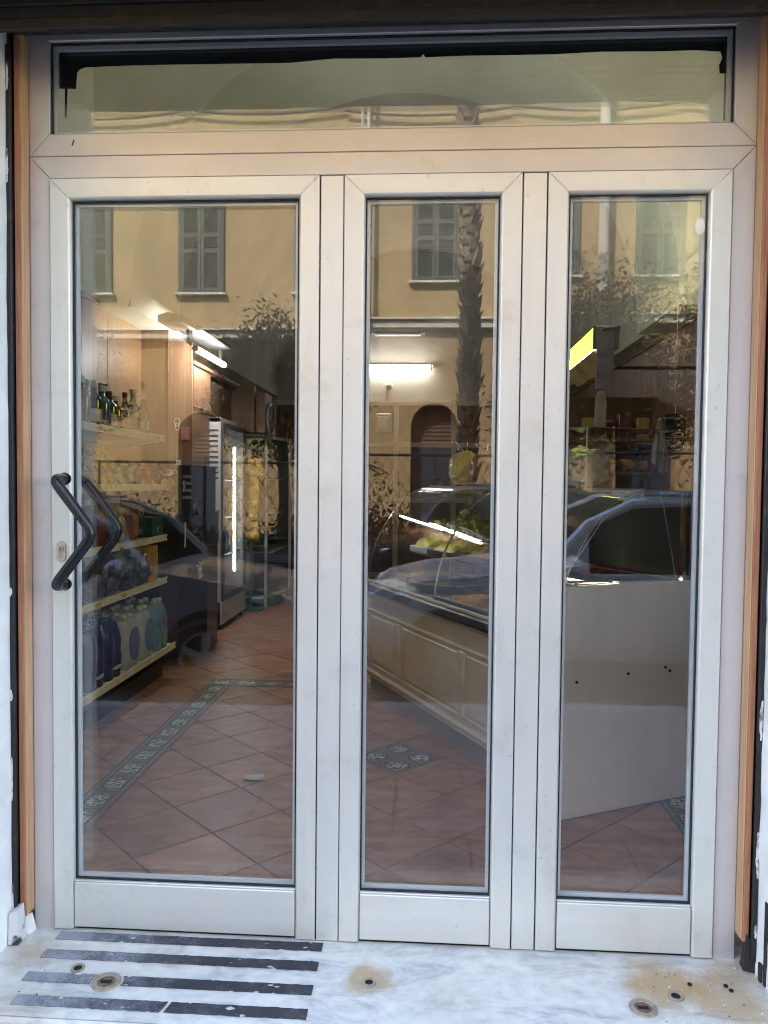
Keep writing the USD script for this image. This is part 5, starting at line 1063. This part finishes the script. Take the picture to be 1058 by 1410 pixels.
# fence
fn = thing('garden_fence', 'rusty chain-link garden fence on a low wall', 'fence', (0, -8.3, GZ), world=True)
q = G(); q.box(-14, 14, -8.42, -8.22, GZ, .45); obj('low_wall', q, 'rust_wall', fn)
for k in range(19):
    q = G(); q.cyl((-13.5+1.5*k, -8.32, .45), (-13.5+1.5*k, -8.32, 1.62), .022, n=8); obj('post', q, 'fence_metal', fn)
for z in (.55, 1.6):
    q = G(); q.cyl((-13.6, -8.32, z), (13.6, -8.32, z), .018, n=8); obj('rail', q, 'fence_metal', fn)
q = G()
for k in range(-10, 190):
    for s in (-1, 1): q.bar((-13.5+.145*k, -8.32+.004*s, .55), (-13.5+.145*k+s*.60, -8.32+.004*s, 1.6), .006, .005, (0, 1, 0))
obj('chain_link', q, 'fence_metal', fn, smooth=False, kind='stuff')
# palm
pt = thing('palm_tree', 'tall palm tree with a rough scaly trunk behind the fence', 'palm', (.72, -10.2, GZ), world=True)
PX, PY = .70, -10.2
zs = np.linspace(GZ, 10.5, 40); path = np.stack([PX+.10*np.sin(zs*.35)-.012*zs, PY+0*zs, zs], 1)
q = G(); q.tube(path, .125+.008*np.sin(zs*5), 14); obj('trunk', q, 'palm_bark', pt)
q = G(); n = 0
for k in range(300):
    z = GZ+.2+k*.034; a = k*2.399; c0 = np.array([np.interp(z, zs, path[:, 0]), PY, z]); d = np.array([math.cos(a), math.sin(a), 0]); t_ = np.array([-d[1], d[0], 0]); L_ = rng.uniform(.14, .26)*(1.5 if rng.random() < .10 else 1)
    q.add(*hull([c0+d*.11-t_*.07, c0+d*.11+t_*.07, c0+d*.155-t_*.055+[0, 0, .02], c0+d*.155+t_*.055+[0, 0, .02], c0+d*(.15+L_*.32)+[0, 0, L_]-t_*.02, c0+d*(.15+L_*.32)+[0, 0, L_]+t_*.02, c0+d*.12+[0, 0, L_*.6]]))
obj('leaf_base', q, 'palm_scale', pt, smooth=False, kind='stuff')
def frond(c, az, el, L, mat, nl=26, wl=.45):
    q = G(); pts = []
    for t in np.linspace(0, 1, 12): pts.append(np.array(c)+np.array([math.cos(az), math.sin(az), 0])*L*t*math.cos(el)*(1-.1*t)+[0, 0, L*(t*math.sin(el)-.55*t*t)])
    q.tube(pts, np.linspace(.02, .005, 12), 5)
    for k in range(nl):
        t = .15+.83*k/nl; p = np.array([np.interp(t, np.linspace(0, 1, 12), [a[i] for a in pts]) for i in range(3)])
        for s in (-1, 1):
            d = np.array([-math.sin(az)*s+math.cos(az)*.7, math.cos(az)*s+math.sin(az)*.7, -.35]); d /= np.linalg.norm(d); w = np.cross(d, [0, 0, 1]); w /= np.linalg.norm(w); l_ = wl*(1-.5*t)
            q.add([p-w*.012, p+w*.012, p+d*l_], [(0, 1, 2)])
    return q
for k in range(16):
    obj('frond', frond((PX-.1, PY, 10.4), k*.393*1.01+.2, .25+.7*((k*7) % 5)/5, 2.3, 'leaf_palm'), 'leaf_palm', pt, smooth=False)
sp = thing('small_palm', 'low fan palm by the fence left of the palm trunk', 'palm', (-1.35, -9.2, GZ), world=True)
q = G(); q.cyl((-1.35, -9.4, GZ), (-1.35, -9.4, 1.35), .09, .07, n=10); obj('trunk', q, 'palm_bark', sp)
for k in range(10): obj('frond', frond((-1.35, -9.4, 1.35), k*.63, .55+.3*(k % 3), 1.15, 'leaf_palm', 18, .35), 'leaf_palm', sp, smooth=False)
# trees
def tree(lab, x, y, h, rx, rz, cz, n, mat, seed, ls=.10, dens=.55, nm='street_tree', cat='tree'):
    r = np.random.default_rng(seed); t = thing(nm, lab, cat, (x, y, GZ), world=True)
    q = G(); tp = [(x, y, GZ), (x+.05, y, cz*.4), (x-.03, y+.03, cz-rz*.3), (x+.02, y, cz+rz*.5)]; q.tube(tp, [.12, .10, .07, .02], 9)
    nc = 26; cc = r.normal(0, 1, (nc, 3)); cc /= np.linalg.norm(cc, axis=1)[:, None]; cc *= (r.random((nc, 1))**.4)*[rx, rx*.8, rz]; cc += [x, y, cz]
    for c_ in cc[:14]: q.tube([(x, y, cz-rz*.5), (c_+[x, y, cz])/2+[0, 0, -.05], c_], [.05, .03, .008], 5)
    obj('trunk', q, 'bark', t)
    ci = r.integers(0, nc, n); p = cc[ci]+r.normal(0, 1, (n, 3))*np.array([rx, rx, rz])*.20*dens/.55
    d = r.normal(0, 1, (n, 3)); d[:, 2] -= .5; d /= np.linalg.norm(d, axis=1)[:, None]; w = np.cross(d, r.normal(0, 1, (n, 3))); w /= np.linalg.norm(w, axis=1)[:, None]; L_ = ls*r.uniform(.7, 1.4, (n, 1))
    V = np.stack([p-d*L_*.5, p+w*L_*.17, p+d*L_*.5, p-w*L_*.17], 1).reshape(-1, 3); k = np.arange(n)*4; F = np.stack([k, k+1, k+2, k+3], 1)
    g = G(); g.add(V, F); obj('crown', g, mat, t, smooth=False)
tree('bushy oleander-like tree left of the middle, mirrored in the left pane', -2.15, -9.6, 4, .95, 1.05, 2.75, 24000, 'leaf_dark', 3, .085, .62)
tree('leafy tree at the far left, mirrored above the bottles', -5.55, -9.8, 4, .75, .85, 2.9, 13000, 'leaf_olive', 4, .08)
tree('wide loose orange tree mirrored in the right pane', 2.95, -9.4, 4, 1.1, 1.1, 2.85, 20000, 'leaf_olive', 5, .08, .75)
tree('dense tree at the right edge, mirrored beside the right stile', 4.7, -9.6, 4, .75, 1.3, 3.0, 15000, 'leaf_dark', 6, .085, .6)
tree('low hedge-like shrub mirrored below the lime lamp', 1.75, -9.0, 2, .6, .95, 2.0, 11000, 'leaf_dark', 8, .08, .6, 'shrub', 'shrub')

n = 45000; r = np.random.default_rng(77); p = np.stack([r.uniform(-9, 9, n), r.normal(-8.95, .18, n), .1+np.abs(r.normal(.0, .30, n))], 1); p[:, 2] *= .55+.9*meshkit.fbm(np.stack([p[:, 0]*1.3, p[:, 0]*0, p[:, 0]*0], 1), 3, 9)
d = r.normal(0, 1, (n, 3)); d /= np.linalg.norm(d, axis=1)[:, None]; w = np.cross(d, r.normal(0, 1, (n, 3))); w /= np.linalg.norm(w, axis=1)[:, None]; L_ = .08*r.uniform(.7, 1.5, (n, 1))
g = G(); k = np.arange(n)*4; g.add(np.stack([p-d*L_*.5, p+w*L_*.25, p+d*L_*.5, p-w*L_*.25], 1).reshape(-1, 3), np.stack([k, k+1, k+2, k+3], 1)); obj('hedge', g, 'leaf_dark', None, smooth=False, kind='stuff', cat='hedge', label='low dark hedge growing behind the chain-link fence')
# cars: one shell lofted along its length, faces handed out to glass and paint
def make_car(lab, paint, L=3.9, hood=1.15, W=1.66, H=1.44, belt=.88, group='cars parked along the street', wind=.62):
    t = thing('parked_car', lab, 'car', (0, 0, 0), 0, group)
    hl = L/2; xa = hl-hood; xr = xa-wind; xe = -hl+.10; xrr = xe+.55
    st = [(-hl, .55, .50, .62), (-hl+.04, .70, .40, .86), (xe+.05, .78, .30, belt+.02), (xe+.06, .79, .30, belt+.03), (xrr-.15, .82, .26, H-.12), (xrr+.15, .825, .24, H-.04), ((xrr+xr)/2, .83, .22, H), (xr-.15, .83, .22, H-.01), (xr, .83, .22, H-.035), (xr+wind*.5, .83, .22, (H+belt)/2+.10), (xa, .83, .22, belt+.06), (xa+.08, .83, .22, belt+.02), (hl-.55, .80, .24, belt-.06), (hl-.2, .74, .28, belt-.14), (hl-.04, .62, .34, .62), (hl, .5, .42, .55)]
    W2 = W/1.66; rows = []
    for x, w, zb, zt in st:
        w *= W2; zm = min(belt, zt-.02) if zt > belt else zt-.03; cab = max(0, zt-belt-.05); tum = cab*.32
        rows.append([(x, 0, zb), (x, w*.88, zb), (x, w*.98, zb+.10), (x, w*1.0, (zb+zm)/2+.05), (x, w*.97, zm-.02), (x, w*.955, zm), (x, w*.955-tum*.92, zt-.06*min(1, cab*4)), (x, w*.80-tum, zt-.012), (x, w*.4-tum*.4, zt), (x, 0, zt+.002)])
    R_ = np.array(rows); m, n = R_.shape[:2]
    V = np.concatenate([R_, R_[:, ::-1]*[1, -1, 1]], 1); nn = 2*n
    paintF, side, wsF, rear = [], [], [], []
    for i in range(m-1):
        for j in range(nn):
            q = (i*nn+j, i*nn+(j+1) % nn, (i+1)*nn+(j+1) % nn, (i+1)*nn+j); jj = j if j < n-1 else (nn-2-j if j < nn-1 else 99)
            xm = (st[i][0]+st[i+1][0])/2; cabin = min(st[i][3], st[i+1][3]) > belt+.12
            (side if cabin and jj == 5 and st[i][3] > belt+.2 and st[i+1][3] > belt+.05 else wsF if jj in (6, 7, 8) and xr-.01 <= xm <= xa and jj != 6 else rear if jj in (7, 8) and xe+.05 <= xm <= xrr-.1 else paintF).append(q)
    Vf = V.reshape(-1, 3); ctr_ = Vf.mean(0)
    Yc = lambda q_: Vf[list(q_), 1].mean()
    for nm_, fs, mt in (('body', paintF, paint), ('side_window', [q_ for q_ in side if Yc(q_) > 0], 'car_glass'), ('side_window', [q_ for q_ in side if Yc(q_) < 0], 'car_glass'), ('windscreen', wsF, 'car_glass'), ('rear_window', rear, 'car_glass')):
        if fs:
            F = np.array(fs); us, inv = np.unique(F, return_inverse=True); obj(nm_, (Vf[us], inv.reshape(F.shape)), mt, t, smooth=40)
    fx = hl-.72; bx = -hl+.68; R = .29
    for x in (fx, bx):
        for s in (-1, 1):
            y = s*.80*W2; q = G(); q.cyl((x, y-s*.02, R), (x, y+s*.045, R), R+.055, n=28); obj('wheel_arch', q, 'trim_black', t)
            prof = [(.18, -.09), (R-.03, -.09), (R, -.06), (R, .06), (R-.03, .09), (.20, .09), (.19, .07)]
            q = G(); q.rev([(r, z) for r, z in prof], n=28); v, f = q.arrays(); v = np.stack([v[:, 0]+x, v[:, 2]+y, v[:, 1]+R], 1); wh = obj('wheel', (v, f), 'tyre', t)
            q = G(); 
            for k in range(5):
                a = k*2*math.pi/5+.3; q.bar((x, y+s*.075, R), (x+.19*math.cos(a), y+s*.07, R+.19*math.sin(a)), .06, .02, (0, 1, 0))
            q.cyl((x, y+s*.03, R), (x, y+s*.085, R), .05, n=12); q.tube([(x+.19*math.cos(a), y+s*.075, R+.19*math.sin(a)) for a in np.linspace(0, 6.2832, 26)], .014, 6); q.cyl((x, y, R), (x, y+s*.04, R), .19, n=24); obj('rim', q, 'rim', wh)
    for s in (-1, 1):
        q = G(); q.add(*hull([(hl-.30, s*.70*W2, .62), (hl-.07, s*.60*W2, .60), (hl-.36, s*.775*W2, .70), (hl-.12, s*.63*W2, .70), (hl-.42, s*.79*W2, .73), (hl-.20, s*.60*W2, .735)])); obj('headlight', q, 'lamp_lens', t)
        q = G(); q.add(*hull([(-hl+.02, s*.60*W2, .72), (-hl+.10, s*.80*W2, .70), (-hl+.02, s*.58*W2, .86), (-hl+.12, s*.79*W2, .90), (-hl+.0, s*.55*W2, .8)])); obj('tail_light', q, 'tail_red', t)
        xm = xa-.16; q = G(); q.ball((xm, s*(.80*W2+.16), belt+.07), .1, 2, (.75, 1.15, .72)); q.cyl((xm, s*.78*W2, belt+.0), (xm, s*(.80*W2+.12), belt+.04), .02, n=8); obj('wing_mirror', q, paint, t)
        q = G(); q.box(xr-.75, xr-.60, s*.83*W2-.012, s*.83*W2+.022, .74, .765, .006); obj('door_handle', q, 'trim_black', t)
        q = G(); q.tube([(xrr, s*(.64*W2), H+.0), (xr-.1, s*(.64*W2), H+.01)], .014, 6); obj('roof_rail', q, 'rim', t)
        q = G(); xs_ = [xa-.02, xr+wind*.5, xr-.02, (xrr+xr)/2, xrr+.12]
        zs_ = [belt+.05, (H+belt)/2+.07, H-.06, H-.03, H-.07]
        tu = [max(0, z-belt)*.32 for z in zs_]; q.tube([(a, s*(.83*.965*W2-c_), b) for a, b, c_ in zip(xs_, zs_, tu)], .038, 8); obj('window_frame', q, paint, t)
        q = G(); q.box(xr-.66, xr-.60, s*.79*W2-.03, s*.79*W2+.005, belt, belt+.28); obj('door_pillar', q, 'trim_black', t)
    q = G(); q.box(hl-.10, hl+.01, -.45, .45, .36, .50, .03); q.box(-hl-.01, -hl+.1, -.5, .5, .40, .52, .03); obj('bumper', q, 'trim_black', t)
    return t
def place(o, x, y, z, rz):
    x_ = UsdGeom.Xformable(o); ops = x_.GetOrderedXformOps(); ops[0].Set(Gf.Vec3d(x, y, z)); ops[1].Set(rz)
RZ = GZ-.13
c1 = make_car('silver car mirrored in the right pane, its nose to the left', 'paint_silver', L=4.1, hood=1.42); place(c1, 1.62, -4.22, RZ, 180)
c2 = make_car('dark car mirrored in the left pane, its nose to the right', 'paint_grey', hood=1.2); place(c2, -2.72, -4.22, RZ, 0)
c3 = make_car('small dark car parked across the road, mirrored in the middle pane', 'paint_dark', L=3.4, hood=.75, H=1.50, wind=.5); place(c3, .95, -7.75, RZ, 180)
c4 = make_car('small pale grey car parked across the road, mirrored in the left pane', 'paint_silver', L=3.4, hood=.85, H=1.46, wind=.7); place(c4, -4.55, -7.75, RZ, 0)
c5 = make_car('white car parked across the road at the right', 'paint_white', L=3.9, H=1.45); place(c5, 5.3, -7.75, RZ, 180)
sc = thing('motor_scooter', 'dark motor scooter parked across the road behind the cars', 'scooter', (-1.25, -6.1, RZ), math.radians(15))
for x in (-.62, .62):
    q = G(); q.rev([(.12, -.05), (.20, -.055), (.23, -.03), (.23, .03), (.20, .055), (.12, .05)], n=22); v, f = q.arrays(); v = np.stack([v[:, 0]+x, v[:, 2], v[:, 1]+.23], 1); w_ = obj('wheel', (v, f), 'tyre', sc)
    q = G(); q.cyl((x, -.03, .23), (x, .03, .23), .13, n=16); obj('rim', q, 'rim', w_)
q = G(); q.add(*hull([(-.75, -.12, .55), (-.75, .12, .55), (-.2, -.17, .62), (-.2, .17, .62), (-.7, -.1, .74), (-.7, .1, .74), (-.15, -.12, .72), (-.15, .12, .72), (-.5, -.15, .35), (-.5, .15, .35), (-.15, -.15, .32), (-.15, .15, .32)])); q.add(*hull([(-.2, -.15, .25), (-.2, .15, .25), (.35, -.15, .22), (.35, .15, .22), (-.2, -.15, .32), (-.2, .15, .32), (.35, -.15, .30), (.35, .15, .30)])); q.add(*hull([(.33, -.20, .28), (.33, .20, .28), (.45, -.22, .75), (.45, .22, .75), (.36, -.1, 1.0), (.36, .1, 1.0), (.58, -.08, .65), (.58, .08, .65), (.5, -.08, .35), (.5, .08, .35), (.5, -.05, .95), (.5, .05, .95)])); obj('body', q, 'paint_dark', sc)
q = G(); q.add(*hull([(-.72, -.11, .74), (-.72, .11, .74), (0, -.13, .74), (0, .13, .74), (-.7, -.08, .83), (-.7, .08, .83), (-.02, -.09, .79), (-.02, .09, .79)])); obj('seat', q, 'seat_black', sc)
q = G(); q.tube([(.30, -.33, 1.02), (.38, -.12, 1.04), (.38, .12, 1.04), (.30, .33, 1.02)], .018, 8); q.tube([(.62, 0, .23), (.42, 0, 1.0)], .03, 8); obj('handlebar', q, 'trim_black', sc)
for s in (-1, 1):
    q = G(); q.tube([(.36, s*.22, 1.04), (.40, s*.30, 1.20)], .008, 6); q.ball((.40, s*.32, 1.22), .065, 2, (.4, 1, .7)); obj('mirror', q, 'trim_black', sc)
q = G(); q.ball((.50, 0, .96), .09, 2, (.6, 1, .8)); obj('headlight', q, 'lamp_lens', sc)
q = G(); q.add(*hull([(.49, -.15, .99), (.49, .15, .99), (.40, -.14, 1.30), (.40, .14, 1.30), (.50, -.15, 1.0), (.50, .15, 1.0), (.41, -.12, 1.31), (.41, .12, 1.31)])); obj('windscreen', q, 'thin_glass', sc)
q = G(); q.add(*hull([(.40, -.07, .40), (.40, .07, .40), (.85, -.07, .38), (.85, .07, .38), (.62, -.07, .52), (.62, .07, .52)])); obj('mudguard', q, 'paint_dark', sc)
